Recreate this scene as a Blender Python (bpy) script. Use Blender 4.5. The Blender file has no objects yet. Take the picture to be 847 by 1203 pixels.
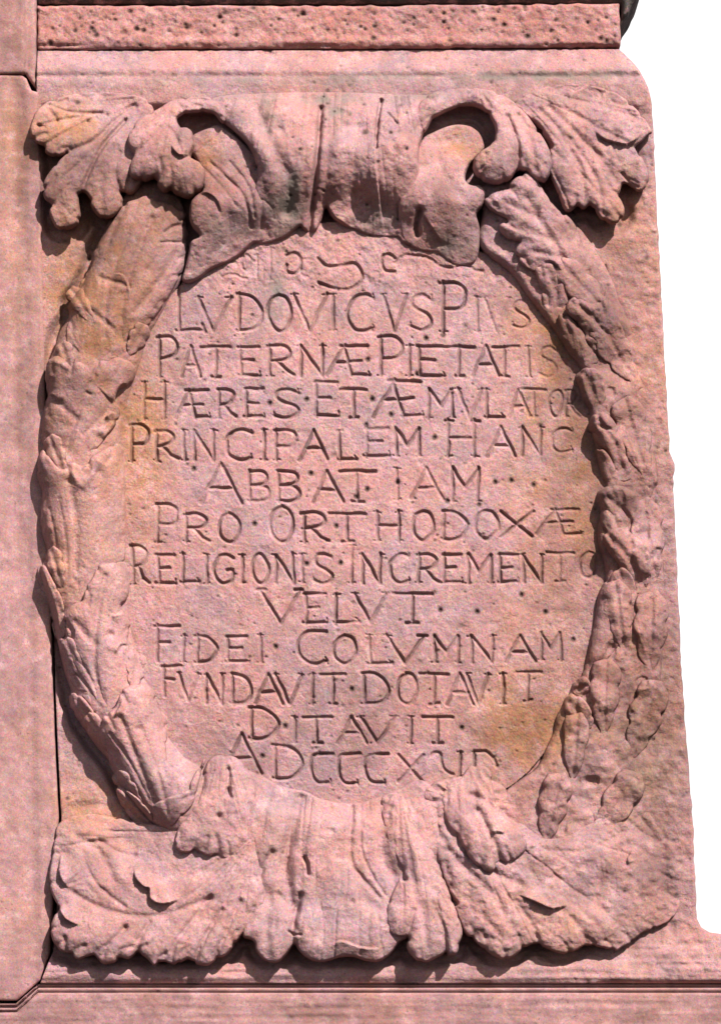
import bpy, math, random
import numpy as np
from mathutils import Vector

random.seed(7)
RNG = np.random.default_rng(11)
R = math.radians
S = 0.00125                      # metres per unit of the drawing grid
CX, CY, ZC = 423.5, 601.5, 4.0   # grid centre and its height above ground

# ---------------------------------------------------------------- camera, sky, sun
scene = bpy.context.scene
DIST = 7.0
LOW = 0.60
cam_d = bpy.data.cameras.new('camera')
cam = bpy.data.objects.new('camera', cam_d)
scene.collection.objects.link(cam)
scene.camera = cam
cam.location = (0, -DIST, ZC - LOW)
cam.rotation_euler = (R(90), 0, 0)
cam_d.sensor_fit = 'HORIZONTAL'
cam_d.sensor_width = 36
WIDE = 847 * S
cam_d.lens = 36 * DIST / WIDE
cam_d.shift_y = LOW / WIDE
cam_d.clip_start = 0.1
cam_d.clip_end = 500

SUN = Vector((0.55, -1.0, 1.08)).normalized()      # towards the sun
elev = math.asin(SUN.z)
azim = math.atan2(SUN.x, SUN.y)
world = bpy.data.worlds.new('World')
scene.world = world
world.use_nodes = True
nt = world.node_tree
nt.nodes.clear()
out = nt.nodes.new('ShaderNodeOutputWorld')
bg = nt.nodes.new('ShaderNodeBackground')
sky = nt.nodes.new('ShaderNodeTexSky')
sky.sky_type = 'NISHITA'
sky.sun_disc = False
sky.sun_elevation = elev
sky.sun_rotation = azim
sky.air_density = 1.0
sky.dust_density = 3.0
# milky summer haze: white towards the horizon, thinning to pale blue overhead; dull ground below
tc = nt.nodes.new('ShaderNodeTexCoord')
sx = nt.nodes.new('ShaderNodeSeparateXYZ')
nt.links.new(tc.outputs['Generated'], sx.inputs[0])
hz = nt.nodes.new('ShaderNodeMapRange')
hz.inputs['From Min'].default_value = 0.19; hz.inputs['From Max'].default_value = 0.30
hz.inputs['To Min'].default_value = 1.0; hz.inputs['To Max'].default_value = 0.02
nt.links.new(sx.outputs['Z'], hz.inputs['Value'])
mixw = nt.nodes.new('ShaderNodeMix'); mixw.data_type = 'RGBA'
nt.links.new(hz.outputs[0], mixw.inputs['Factor'])
nt.links.new(sky.outputs['Color'], mixw.inputs['A'])
mixw.inputs['B'].default_value = (12.0, 12.0, 12.0, 1)
gr = nt.nodes.new('ShaderNodeMapRange')
gr.inputs['From Min'].default_value = -0.03; gr.inputs['From Max'].default_value = -0.01
nt.links.new(sx.outputs['Z'], gr.inputs['Value'])
mixg = nt.nodes.new('ShaderNodeMix'); mixg.data_type = 'RGBA'
nt.links.new(gr.outputs[0], mixg.inputs['Factor'])
mixg.inputs['A'].default_value = (0.35, 0.30, 0.26, 1)
nt.links.new(mixw.outputs['Result'], mixg.inputs['B'])
nt.links.new(mixg.outputs['Result'], bg.inputs['Color'])
bg.inputs['Strength'].default_value = 0.05
nt.links.new(bg.outputs['Background'], out.inputs['Surface'])

sd = bpy.data.lights.new('sun', 'SUN')
sd.energy = 5.0
sd.angle = R(0.53)
sd.color = (1.0, 0.965, 0.92)
sun = bpy.data.objects.new('sun', sd)
scene.collection.objects.link(sun)
sun.location = (3, -5, 9)
sun.rotation_euler = SUN.to_track_quat('Z', 'Y').to_euler()

scene.view_settings.view_transform = 'Standard'
scene.view_settings.look = 'None'
scene.view_settings.exposure = 0.98
scene.view_settings.gamma = 1.0
scene.render.engine = 'CYCLES'
scene.cycles.diffuse_bounces = 1

# ---------------------------------------------------------------- numeric helpers
_lat = {}
def vnoise(x, y, wl, seed=0, ay=1.0):
    """smooth value noise in -1..1 with wavelength wl (grid units)"""
    if seed not in _lat:
        _lat[seed] = np.random.default_rng(1000 + seed).uniform(-1, 1, (256, 256))
    L = _lat[seed]
    u = x / wl + 37.3 + seed * 3.1; v = y / (wl * ay) + 91.7 + seed * 1.7
    iu = np.floor(u).astype(int); iv = np.floor(v).astype(int)
    fu = u - iu; fv = v - iv
    fu = fu * fu * fu * (fu * (fu * 6 - 15) + 10); fv = fv * fv * fv * (fv * (fv * 6 - 15) + 10)
    a = L[iu % 256, iv % 256]; b = L[(iu + 1) % 256, iv % 256]
    c = L[iu % 256, (iv + 1) % 256]; d = L[(iu + 1) % 256, (iv + 1) % 256]
    return (a * (1 - fu) + b * fu) * (1 - fv) + (c * (1 - fu) + d * fu) * fv

def fbm(x, y, wl, octv=4, seed=0):
    t = 0; a = 1.0
    for k in range(octv):
        t = t + a * vnoise(x, y, wl / 2 ** k, seed + k); a *= 0.55
    return t

def seg_d(x, y, pts, closed=False):
    """distance to a polyline, nearest point and signed side (positive = left of the direction, y down)"""
    pts = np.asarray(pts, float)
    n = len(pts)
    best = np.full(x.shape, 1e18); side = np.zeros(x.shape)
    nx = np.zeros(x.shape); ny = np.zeros(x.shape); ex = np.zeros(x.shape); ey = np.zeros(x.shape)
    for i in range(n if closed else n - 1):
        ax, ay = pts[i]; bx, by = pts[(i + 1) % n]
        dx, dy = bx - ax, by - ay
        L2 = dx * dx + dy * dy + 1e-12
        t = np.clip(((x - ax) * dx + (y - ay) * dy) / L2, 0, 1)
        px = ax + t * dx; py = ay + t * dy
        d2 = (x - px) ** 2 + (y - py) ** 2
        m = d2 < best
        best = np.where(m, d2, best)
        side = np.where(m, dx * (y - ay) - dy * (x - ax), side)
        nx = np.where(m, px, nx); ny = np.where(m, py, ny)
        l = math.sqrt(L2)
        ex = np.where(m, dx / l, ex); ey = np.where(m, dy / l, ey)
    return np.sqrt(best), side, nx, ny, ex, ey

def inside(x, y, pts):
    pts = np.asarray(pts, float)
    r = np.zeros(x.shape, bool)
    n = len(pts)
    for i in range(n):
        ax, ay = pts[i]; bx, by = pts[(i + 1) % n]
        if ay == by: continue
        c = ((ay > y) != (by > y)) & (x < (bx - ax) * (y - ay) / (by - ay) + ax)
        r ^= c
    return r

def smooth(pts, closed=True, k=4):
    """centripetal-ish Catmull-Rom resample"""
    p = np.asarray(pts, float); n = len(p); o = []
    rng = range(n) if closed else range(n - 1)
    for i in rng:
        if closed:
            a, b, c, d = p[(i - 1) % n], p[i], p[(i + 1) % n], p[(i + 2) % n]
        else:
            a, b, c, d = p[max(i - 1, 0)], p[i], p[i + 1], p[min(i + 2, n - 1)]
        for j in range(k):
            t = j / k
            o.append(0.5 * (2 * b + (c - a) * t + (2 * a - 5 * b + 4 * c - d) * t * t + (3 * b - a - 3 * c + d) * t ** 3))
    if not closed: o.append(p[-1])
    return np.array(o)

def sm(e0, e1, x):
    t = np.clip((x - e0) / (e1 - e0), 0, 1)
    return t * t * (3 - 2 * t)

ZM = {'A': (0, 0, 3.529), 'B': (140, 100, 3.529), 'C': (340, 100, 3.529), 'D': (540, 0, 2.759),
      'E': (0, 300, 3.258), 'F': (0, 600, 3.258), 'G': (560, 220, 3.529), 'H': (580, 540, 3.172),
      'I': (0, 900, 2.823), 'J': (240, 880, 3.258), 'K': (420, 880, 3.258), 'L': (600, 860, 3.429), 'P': (0, 0, 1)}
def Q(z, pts):
    ox, oy, s = ZM[z]
    return [(ox + p[0] / s, oy + p[1] / s) + tuple(p[2:]) for p in pts]

def blend(ctrl, x, y, sig=34):
    """smooth surface through control heights (normalised gaussians plus a faint far field)"""
    num = 0; den = 0
    for cx, cy, h in ctrl:
        d2 = (x - cx) ** 2 + (y - cy) ** 2
        w = np.exp(-d2 / (2 * sig * sig)) + 1e-3 / (1 + d2 / (sig * sig)) ** 2
        num = num + w * h; den = den + w
    return num / den

def feats(h, x, y, fs):
    for f in fs:
        k = f[0]
        if k in 'cr':                                   # crease / ridge
            d = seg_d(x, y, smooth(f[1], False, 3))[0]
            h = h + (-1 if k == 'c' else 1) * f[3] * np.exp(-(d / f[2]) ** 2)
        elif k == 'v':                                  # sharp V cut
            d = seg_d(x, y, smooth(f[1], False, 3))[0]
            h = h - f[3] * np.clip(1 - d / f[2], 0, 1)
        elif k == 's':                                  # overlap: one side stands proud and decays; f[4] = +1/-1 side
            P_ = smooth(f[1], False, 4)
            d, sd_, qx, qy = seg_d(x, y, P_)[:4]
            s_ = np.sign(sd_) * f[4]
            a0 = P_[0]; a1 = P_[-1]
            L = np.linalg.norm(a1 - a0) + 1
            e = np.minimum(np.hypot(qx - a0[0], qy - a0[1]), np.hypot(qx - a1[0], qy - a1[1])) / (0.30 * L)
            endw = sm(0, 1, e)
            on = sm(-0.8, 0.8, d * s_)
            h = h + f[3] * endw * np.where(on > 0, on * np.exp(-np.maximum(d * s_, 0) / f[2]), 0) \
                  - 0.35 * f[3] * endw * (1 - on) * np.exp(-d / (0.45 * f[2]))
        elif k == 'f':                                  # fine flutes radiating from a leaf's base
            an = np.arctan2(y - f[2], x - f[1]); rr = np.hypot(x - f[1], y - f[2])
            n_ = vnoise(an * f[4] * 10 + 1.2 * vnoise(x, y, 30, 131), rr / 9.0, 10, 130 + int(f[1]) % 17)
            h = h - f[3] * np.exp(-(n_ / 0.20) ** 2) * sm(4, 26, rr) * (0.55 + 0.6 * vnoise(x, y, 24, 133)) + 0.6 * f[3] * n_
        elif k == 'b':                                  # bump
            h = h + f[4] * np.exp(-((x - f[1]) ** 2 + (y - f[2]) ** 2) / (f[3] ** 2))
    return h

def weather(x, y, amp=1.0):
    return amp * (1.15 * fbm(x, y, 30, 3, 3) + 0.75 * fbm(x, y, 8, 3, 9))

# pits shared by the whole stone face
PX = RNG.uniform(-10, 860, 2600); PY = RNG.uniform(-10, 1210, 2600)
PR = RNG.uniform(0.8, 1.9, 2600) * (1 + 0.8 * (RNG.random(2600) > 0.93)); PD = RNG.uniform(0.8, 2.6, 2600)
dens = 0.30 + 0.7 * (vnoise(PX, PY, 70, 30) > 0.0)
dens = np.where(PY < 52, 1.2, dens)
dens = np.where((PY > 275) & (PY < 345) & (PX > 230) & (PX < 560), 1.5, dens)
dens = np.where((PY > 940), dens * 0.35, dens)
dens = np.where((PX < 60), dens * 0.25, dens)
kp = RNG.random(2600) < dens * 0.62
PX, PY, PR, PD = PX[kp], PY[kp], PR[kp], PD[kp]
# extra coarse pits of the rough top course
n2 = 80
PX = np.concatenate([PX, RNG.uniform(42, 730, n2)]); PY = np.concatenate([PY, RNG.uniform(3, 50, n2)])
PR = np.concatenate([PR, RNG.uniform(0.9, 2.6, n2)]); PD = np.concatenate([PD, RNG.uniform(1.5, 4.0, n2)])
ZG = 24
_bins = {}
for i in range(len(PX)):
    _bins.setdefault((int(PX[i] // ZG), int(PY[i] // ZG)), []).append(i)
def pits(X, Y, amp=1.0):
    """X, Y regular grids (rows = y)"""
    h = np.zeros(X.shape); xs = X[0]; ys = Y[:, 0]
    x0, x1, y0, y1 = xs[0], xs[-1], ys[0], ys[-1]
    for i in range(len(PX)):
        if PX[i] < x0 or PX[i] > x1 or PY[i] < y0 or PY[i] > y1: continue
        r = PR[i] * 2.4
        a, b = np.searchsorted(xs, [PX[i] - r, PX[i] + r]); c, d = np.searchsorted(ys, [PY[i] - r, PY[i] + r])
        if a >= b or c >= d: continue
        q = ((X[c:d, a:b] - PX[i]) ** 2 * 0.75 + (Y[c:d, a:b] - PY[i]) ** 2 * 1.1) / PR[i] ** 2
        h[c:d, a:b] = np.maximum(h[c:d, a:b], PD[i] * np.exp(-q))
    return h * amp

# ---------------------------------------------------------------- stone materials
def stone_material(name, pink, tan, lilac, grain=1.0, bump=0.75):
    m = bpy.data.materials.new(name); m.use_nodes = True
    n = m.node_tree.nodes; l = m.node_tree.links
    n.clear()
    o = n.new('ShaderNodeOutputMaterial'); b = n.new('ShaderNodeBsdfPrincipled')
    b.inputs['Roughness'].default_value = 0.92
    b.inputs['Specular IOR Level'].default_value = 0.18
    l.new(b.outputs[0], o.inputs[0])
    geo = n.new('ShaderNodeNewGeometry')
    def noise(scale, detail=3, rough=0.6, vec=None):
        t = n.new('ShaderNodeTexNoise'); t.inputs['Scale'].default_value = scale
        t.inputs['Detail'].default_value = detail; t.inputs['Roughness'].default_value = rough
        l.new(vec or geo.outputs['Position'], t.inputs['Vector']); return t
    def ramp(src, a, b_):
        r = n.new('ShaderNodeMapRange'); r.inputs['From Min'].default_value = a; r.inputs['From Max'].default_value = b_
        l.new(src, r.inputs['Value']); return r.outputs[0]
    def mix(f, a, b_, mode='MIX'):
        x = n.new('ShaderNodeMix'); x.data_type = 'RGBA'; x.blend_type = mode
        if isinstance(f, float): x.inputs['Factor'].default_value = f
        else: l.new(f, x.inputs['Factor'])
        for s_, v in (('A', a), ('B', b_)):
            if isinstance(v, tuple): x.inputs[s_].default_value = v + (1,)
            else: l.new(v, x.inputs[s_])
        return x.outputs['Result']
    def math_(op, a, b_):
        x = n.new('ShaderNodeMath'); x.operation = op; x.use_clamp = True
        for i, v in enumerate((a, b_)):
            if isinstance(v, (int, float)): x.inputs[i].default_value = v
            else: l.new(v, x.inputs[i])
        return x.outputs[0]
    at = n.new('ShaderNodeAttribute'); at.attribute_name = 'wear'
    sep = n.new('ShaderNodeSeparateColor'); l.new(at.outputs['Color'], sep.inputs[0])
    big = noise(9, 4, 0.62); med = noise(34, 4, 0.6); fine = noise(300, 3, 0.75); finer = noise(620, 2, 0.7)
    c = mix(ramp(big.outputs[0], 0.40, 0.62), lilac, pink)
    tn = math_('MULTIPLY', ramp(med.outputs[0], 0.35, 0.62), 0.45)
    tanf = math_('ADD', sep.outputs[0], math_('MULTIPLY', tn, 0.55))
    c = mix(tanf, c, tan)
    # mottled lighter worn spots
    c = mix(math_('MULTIPLY', ramp(noise(48, 5, 0.75).outputs[0], 0.50, 0.66), 0.60), c, (0.44, 0.255, 0.250))
    # grains of the sandstone
    g = mix(0.55, fine.outputs['Color'], finer.outputs['Color'])
    mr = n.new('ShaderNodeVectorMath'); mr.operation = 'MULTIPLY_ADD'
    l.new(g, mr.inputs[0]); k = 2.7 * grain
    mr.inputs[1].default_value = (k, k, k * 1.05); mr.inputs[2].default_value = (1 - k / 2, 1 - k / 2, 1 - k * 1.05 / 2)
    c = mix(1.0, c, mr.outputs[0], 'MULTIPLY')
    c = mix(at.outputs['Alpha'], c, mix(1.0, c, (0.50, 0.47, 0.44), 'MULTIPLY'))
    # cloudy mauve and pale veils
    c = mix(math_('MULTIPLY', ramp(noise(22, 5, 0.7).outputs[0], 0.50, 0.68), 0.45), c, mix(1.0, c, (0.80, 0.88, 0.98), 'MULTIPLY'))
    # soot specks
    sp = math_('MULTIPLY', ramp(noise(210, 3, 0.55).outputs[0], 0.635, 0.71), 0.55)
    c = mix(sp, c, (0.07, 0.045, 0.04))
    # algae stain, then crust in pits and cuts and the dark of the sides
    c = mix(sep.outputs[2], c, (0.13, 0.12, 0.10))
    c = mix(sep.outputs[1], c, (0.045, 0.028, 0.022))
    l.new(c, b.inputs['Base Color'])
    bp = n.new('ShaderNodeBump'); bp.inputs['Strength'].default_value = bump; bp.inputs['Distance'].default_value = 0.0026
    hsum = n.new('ShaderNodeMath'); hsum.operation = 'ADD'
    l.new(noise(160, 5, 0.65).outputs[0], hsum.inputs[0])
    mm = n.new('ShaderNodeMath'); mm.operation = 'MULTIPLY'; mm.inputs[1].default_value = 0.5
    l.new(fine.outputs[0], mm.inputs[0]); l.new(mm.outputs[0], hsum.inputs[1])
    l.new(hsum.outputs[0], bp.inputs['Height']); l.new(bp.outputs[0], b.inputs['Normal'])
    return m

PINK, TAN, LILAC = (0.335, 0.168, 0.163), (0.315, 0.150, 0.088), (0.275, 0.165, 0.180)
M_panel = stone_material('pink_sandstone', PINK, TAN, LILAC)
M_top = stone_material('red_sandstone', (0.32, 0.140, 0.122), (0.28, 0.120, 0.085), (0.30, 0.150, 0.145), 1.1, 0.8)
M_jamb = stone_material('dressed_sandstone', (0.305, 0.156, 0.145), (0.29, 0.145, 0.100), (0.285, 0.154, 0.160), 0.9, 0.3)
M_dark = stone_material('shade_dark_sandstone', (0.075, 0.060, 0.052), (0.07, 0.058, 0.045), (0.065, 0.058, 0.055), 1.0, 0.8)  # shade of the moulding end painted into the colour; also serves the mortar

def gs(x, y, cx, cy, rx, ry):
    return np.exp(-(((x - cx) / rx) ** 2 + ((y - cy) / ry) ** 2))

def stain_fields(x, y):
    n1 = fbm(x, y, 60, 4, 40); n2 = fbm(x, y, 16, 3, 50)
    t = 0.0
    for (cx, cy, rx, ry, a) in ((75, 160, 45, 35, .9), (90, 330, 40, 90, .8), (100, 470, 50, 120, .55), (150, 430, 45, 110, .7),
                                (175, 260, 50, 60, .5), (247, 178, 18, 24, .9), (548, 168, 26, 26, .9), (655, 560, 55, 190, .8), (690, 860, 80, 100, .3), (170, 520, 30, 90, .4), (600, 850, 60, 70, .4), (450, 790, 60, 40, .25),
                                (640, 380, 40, 60, .5), (610, 860, 50, 50, .8), (100, 960, 60, 40, .7), (85, 660, 30, 70, .5),
                                (770, 420, 40, 130, .5), (740, 260, 40, 50, .5), (12, 230, 16, 170, .75), (760, 850, 50, 120, .4), (160, 590, 30, 90, .4),
                                (660, 1100, 120, 60, .35)):
        t = t + a * gs(x, y, cx, cy, rx, ry)
    t = np.clip(t * (0.75 + 0.45 * n1 + 0.25 * n2), 0, 1)
    g = 0.0
    for (cx, cy, rx, ry, a) in ((318, 140, 12, 26, .75), (345, 225, 14, 22, .6), (335, 255, 28, 20, .55), (325, 330, 9, 34, .45),
                                (322, 368, 12, 22, .6), (395, 135, 14, 8, .6), (440, 255, 26, 22, .35), (530, 290, 30, 16, .35),
                                (480, 115, 260, 8, .30), (390, 118, 60, 6, .45), (385, 372, 22, 14, .25), (395, 560, 20, 60, .14), (345, 470, 26, 20, .25),
                                (270, 275, 26, 16, .35), (650, 88, 110, 6, .5), (480, 90, 180, 4, .45), (250, 93, 120, 4, .3), (380, 97, 260, 4, .2), (420, 1118, 330, 4, .2), (325, 990, 18, 60, .16), (755, 900, 40, 70, .18)):
        g = g + a * gs(x, y, cx, cy, rx, ry)
    g = np.clip(g * (0.8 + 0.7 * n2), 0, 0.75)
    return t, g

def grime_shade(x, y):
    n = fbm(x, y, 90, 4, 110); n2 = fbm(x, y, 22, 3, 120)
    q = 0.18
    for (cx, cy, rx, ry, a) in ((120, 330, 60, 130, .6), (90, 200, 60, 60, .5), (210, 230, 50, 50, .35), (330, 230, 120, 60, .40), (530, 250, 60, 50, .45), (690, 200, 80, 70, .40),
                                (700, 420, 60, 140, .55), (740, 650, 60, 140, .60), (740, 880, 90, 140, .65), (680, 1050, 110, 70, .55), (670, 600, 50, 230, .35), (530, 870, 170, 70, .30), (300, 880, 90, 50, .25), (130, 1030, 80, 60, .3),
                                (15, 40, 22, 60, .9), (24, 500, 7, 700, .45), (400, 1190, 500, 25, .35), (600, 100, 200, 12, .25)):  # tall narrow band at the left paints in the shade of the jamb groove
        q = q + a * gs(x, y, cx, cy, rx, ry)
    q = q - 0.5 * gs(x, y, 130, 810, 60, 150) - 0.35 * gs(x, y, 400, 560, 190, 180) - 0.3 * gs(x, y, 400, 1010, 170, 90)
    return np.clip(q * (0.9 + 0.5 * n) + 0.22 * n2, 0, 1)

# ---------------------------------------------------------------- building relief pieces
C = scene.collection
ALL = []
def link(o, parent):
    C.objects.link(o)
    if parent is not None: o.parent = parent
    ALL.append(o); return o

def world_xyz(x, y, h, org):
    return np.stack([(x - CX) * S - org[0], -h * S - org[1], (CY - y) * S + ZC - org[2]], -1)

def raw_mesh(name, co, quads, mat, wear, nrm=None, uniq=False):
    me = bpy.data.meshes.new(name)
    nq = len(quads)
    me.vertices.add(len(co)); me.vertices.foreach_set('co', np.ascontiguousarray(co, np.float32).ravel())
    me.loops.add(nq * 4); me.loops.foreach_set('vertex_index', np.ascontiguousarray(quads, np.int32).ravel())
    me.polygons.add(nq)
    me.polygons.foreach_set('loop_start', np.arange(nq, dtype=np.int32) * 4)
    me.polygons.foreach_set('loop_total', np.full(nq, 4, np.int32))
    me.polygons.foreach_set('use_smooth', np.ones(nq, bool))
    me.update(calc_edges=True)
    a = me.color_attributes.new('wear', 'FLOAT_COLOR', 'POINT')
    a.data.foreach_set('color', np.ascontiguousarray(wear, np.float32).ravel())
    me.materials.append(mat)
    if nrm is not None:
        me.normals_split_custom_set_from_vertices(np.ascontiguousarray(nrm, np.float32).tolist())
    return me

def piece(name, parent, outline, hfun, step=1.25, floor=-3.0, under=2.5, mat=None, org=(0, 0, ZC),
          smooth_k=4, pit=0.7, wamp=1.0, cut=None, dirt_edge=0.5):
    """one carved piece: a modelled face over its outline, with undercut sides down to `floor`"""
    mat = mat or M_panel
    poly = smooth(outline, True, smooth_k) if smooth_k else np.asarray(outline, float)
    x0, y0 = poly.min(0) - step; x1, y1 = poly.max(0) + step
    xs = np.arange(x0, x1 + step, step); ys = np.arange(y0, y1 + step, step)
    X, Y = np.meshgrid(xs, ys)
    D = seg_d(X, Y, poly, True)[0]
    IN = inside(X, Y, poly)
    SDv = np.where(IN, D, -D)
    cx = (X[:-1, :-1] + X[1:, 1:]) / 2; cy = (Y[:-1, :-1] + Y[1:, 1:]) / 2
    keep = inside(cx, cy, poly)
    nr, nc = X.shape
    idx = np.arange(nr * nc).reshape(nr, nc)
    q = np.stack([idx[:-1, :-1], idx[1:, :-1], idx[1:, 1:], idx[:-1, 1:]], -1)[keep]      # faces the viewer
    # boundary edges
    e = np.concatenate([q[:, [0, 1]], q[:, [1, 2]], q[:, [2, 3]], q[:, [3, 0]]])
    key = e.min(1).astype(np.int64) * (nr * nc) + e.max(1)
    u, inv, cnt = np.unique(key, return_inverse=True, return_counts=True)
    be = e[cnt[inv] == 1]
    bv = np.unique(be)
    x = X.ravel().copy(); y = Y.ravel().copy()
    d_, s_, nx_, ny_, ex, ey = seg_d(x[bv], y[bv], poly, True)
    x[bv] = nx_; y[bv] = ny_
    sdv = np.maximum(SDv.ravel(), 0); sdv[bv] = 0
    pg = pits(X, Y, pit).ravel()
    used = np.unique(q)
    h = np.zeros(x.shape)
    ux, uy = x[used], y[used]
    hu = hfun(ux, uy, sdv[used])
    if callable(wamp): wa = wamp(ux, uy)
    else: wa = wamp
    ef = 0.35 + 0.65 * sm(0, 5, sdv[used])
    hu = hu + weather(ux, uy, 1.0) * wa * ef - pg[used] * ef
    h[used] = hu
    tn, al = stain_fields(ux, uy)
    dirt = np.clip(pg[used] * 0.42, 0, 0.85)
    wear = np.zeros((len(used), 4)); wear[:, 0] = tn; wear[:, 1] = dirt; wear[:, 2] = al; wear[:, 3] = grime_shade(ux, uy)
    remap = -np.ones(nr * nc, int); remap[used] = np.arange(len(used))
    q = remap[q]; be = remap[be]; bvr = remap[bv]
    # sides
    cen_side = np.where(inside(nx_ - ey * 0.6, ny_ + ex * 0.6, poly), 1, -1)
    inx, iny = -ey * cen_side, ex * cen_side
    fl = floor(nx_, ny_) if callable(floor) else np.full(len(bv), float(floor))
    ht = hu[bvr]
    rings = []
    co2 = []
    n0 = len(used)
    for (f, uu) in ((0.18, 0.25), (0.5, 0.75), (1.0, 1.0)):
        xx = nx_ + inx * under * uu; yy = ny_ + iny * under * uu
        hh = ht * (1 - f) + np.minimum(fl, ht - 0.5) * f
        co2.append((xx, yy, hh))
    pos = -np.ones(n0, int); pos[bvr] = np.arange(len(bv))
    X2 = np.concatenate([ux] + [c[0] for c in co2]); Y2 = np.concatenate([uy] + [c[1] for c in co2]); H2 = np.concatenate([hu] + [c[2] for c in co2])
    quads = [q]
    prev = lambda v: v
    for r in range(3):
        base = n0 + r * len(bv)
        a = be[:, 0] if r == 0 else n0 + (r - 1) * len(bv) + pos[be[:, 0]]
        b = be[:, 1] if r == 0 else n0 + (r - 1) * len(bv) + pos[be[:, 1]]
        quads.append(np.stack([b, a, base + pos[be[:, 0]], base + pos[be[:, 1]]], -1))
    quads = np.concatenate(quads)
    w2 = np.zeros((3 * len(bv), 4)); t2, a2 = stain_fields(X2[n0:], Y2[n0:])
    w2[:, 0] = t2; w2[:, 2] = a2; w2[:, 3] = grime_shade(X2[n0:], Y2[n0:])
    w2[:, 1] = np.concatenate([np.full(len(bv), v) for v in (0.10, dirt_edge * 0.7, dirt_edge)])  # sides get darker ring by ring towards the floor
    me = raw_mesh(name, world_xyz(X2, Y2, H2, org), quads, mat, np.concatenate([wear, w2]))
    o = bpy.data.objects.new(name, me)
    link(o, parent)
    return o

def scallop(outline, period, amp, root, seed=0):
    """cut small notches into an outline; returns the outline and a short crease running in from each notch"""
    rn = random.Random(seed)
    p = smooth(outline, True, 6)
    seg = np.linalg.norm(np.roll(p, -1, 0) - p, axis=1); tot = seg.sum(); cum = np.concatenate([[0], np.cumsum(seg)])
    pc = np.vstack([p, p[:1]])
    at_ = lambda q: np.array([np.interp(q % tot, cum, pc[:, 0]), np.interp(q % tot, cum, pc[:, 1])])
    area = 0.5 * np.sum(p[:, 0] * np.roll(p[:, 1], -1) - np.roll(p[:, 0], -1) * p[:, 1]); sg = 1 if area > 0 else -1
    marks = []; q = rn.uniform(0, period)
    while q < tot - period * 0.5:
        marks.append((q, rn.uniform(0.45, 1.15))); q += period * rn.uniform(0.7, 1.45)
    o = []; n = int(tot / 1.8)
    mq = np.array([m[0] for m in marks]); ma = np.array([m[1] for m in marks])
    for i in range(n):
        q = tot * i / n
        a_ = at_(q - 1.5); b_ = at_(q + 1.5); t = (b_ - a_); t /= np.linalg.norm(t) + 1e-9
        dq = np.abs((q - mq + tot / 2) % tot - tot / 2)
        k = np.sum(ma * np.exp(-(dq / 2.6) ** 2)) * amp - 0.35 * amp
        o.append(tuple(at_(q) + np.array([-t[1], t[0]]) * sg * k))
    fs = []
    for q, a in marks:
        c = at_(q); v = np.array(root) - c; l = np.linalg.norm(v) + 1e-9
        a_ = at_(q - 2); b_ = at_(q + 2); t = (b_ - a_) / (np.linalg.norm(b_ - a_) + 1e-9)
        nrm_ = np.array([-t[1], t[0]]) * sg
        if np.dot(v / l, nrm_) < 0.05: continue
        dd = 0.6 * v / l + 0.4 * nrm_; dd /= np.linalg.norm(dd)
        ln = min(l * 0.55, rn.uniform(12, 24))
        fs.append(('c', [tuple(c), tuple(c + dd * ln * 0.5), tuple(c + (v / l) * ln)], 2.6, a * amp * 1.1))
    return o, fs

def dome(s, w, p=2.0):
    t = np.clip(s / w, 0, 1)
    return (1 - (1 - t) ** p) ** (1 / p)

def top(name, label, cat, group=None):
    """the Empty at a thing's base"""
    o = bpy.data.objects.new(name, None); C.objects.link(o)
    o['label'] = label; o['category'] = cat
    if group: o['group'] = group
    return o

# ================================================================ THE CARVED STONE
relief = top('carved_relief_stone', 'pink sandstone block carved with an oval Latin inscription inside a leafy wreath', 'stone relief')
relief.location = (0, 0, ZC - 0.69)
ORG = (0, 0, ZC - 0.69)

def P(*a, **k):
    k.setdefault('org', ORG)
    return piece(*a, **k)

# ---- the block the relief is cut from
slab_out = [(43, 56), (400, 55.5), (728, 54), (736, 61), (743, 69), (751, 80), (757, 91), (762, 103), (765, 116), (768, 156), (770, 200),
            (772, 248), (775, 300), (778, 362), (781, 420), (784, 475), (787, 530), (793, 545), (791, 560), (793, 610), (795, 650), (797, 698), (801, 786),
            (804, 830), (807, 871), (810, 910), (813, 947), (816, 1010), (819, 1080), (824, 1090), (834, 1096), (870, 1101), (960, 1103),
            (960, 1156), (600, 1156), (200, 1156), (48, 1156), (62, 1120), (70, 1000), (72, 960), (68, 880), (63, 757), (55, 600), (50, 400), (46, 200), (43, 100)]
sl = np.array(slab_out, float)
pp = []
for i in range(len(sl)):
    a, b = sl[i], sl[(i + 1) % len(sl)]
    n_ = max(1, int(np.linalg.norm(b - a) / 7))
    for j in range(n_):
        t = a + (b - a) * j / n_
        if t[0] > 725 and t[1] < 1085: t = t + np.array([RNG.normal(0, 0.42), 0])
        pp.append(t)
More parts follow.
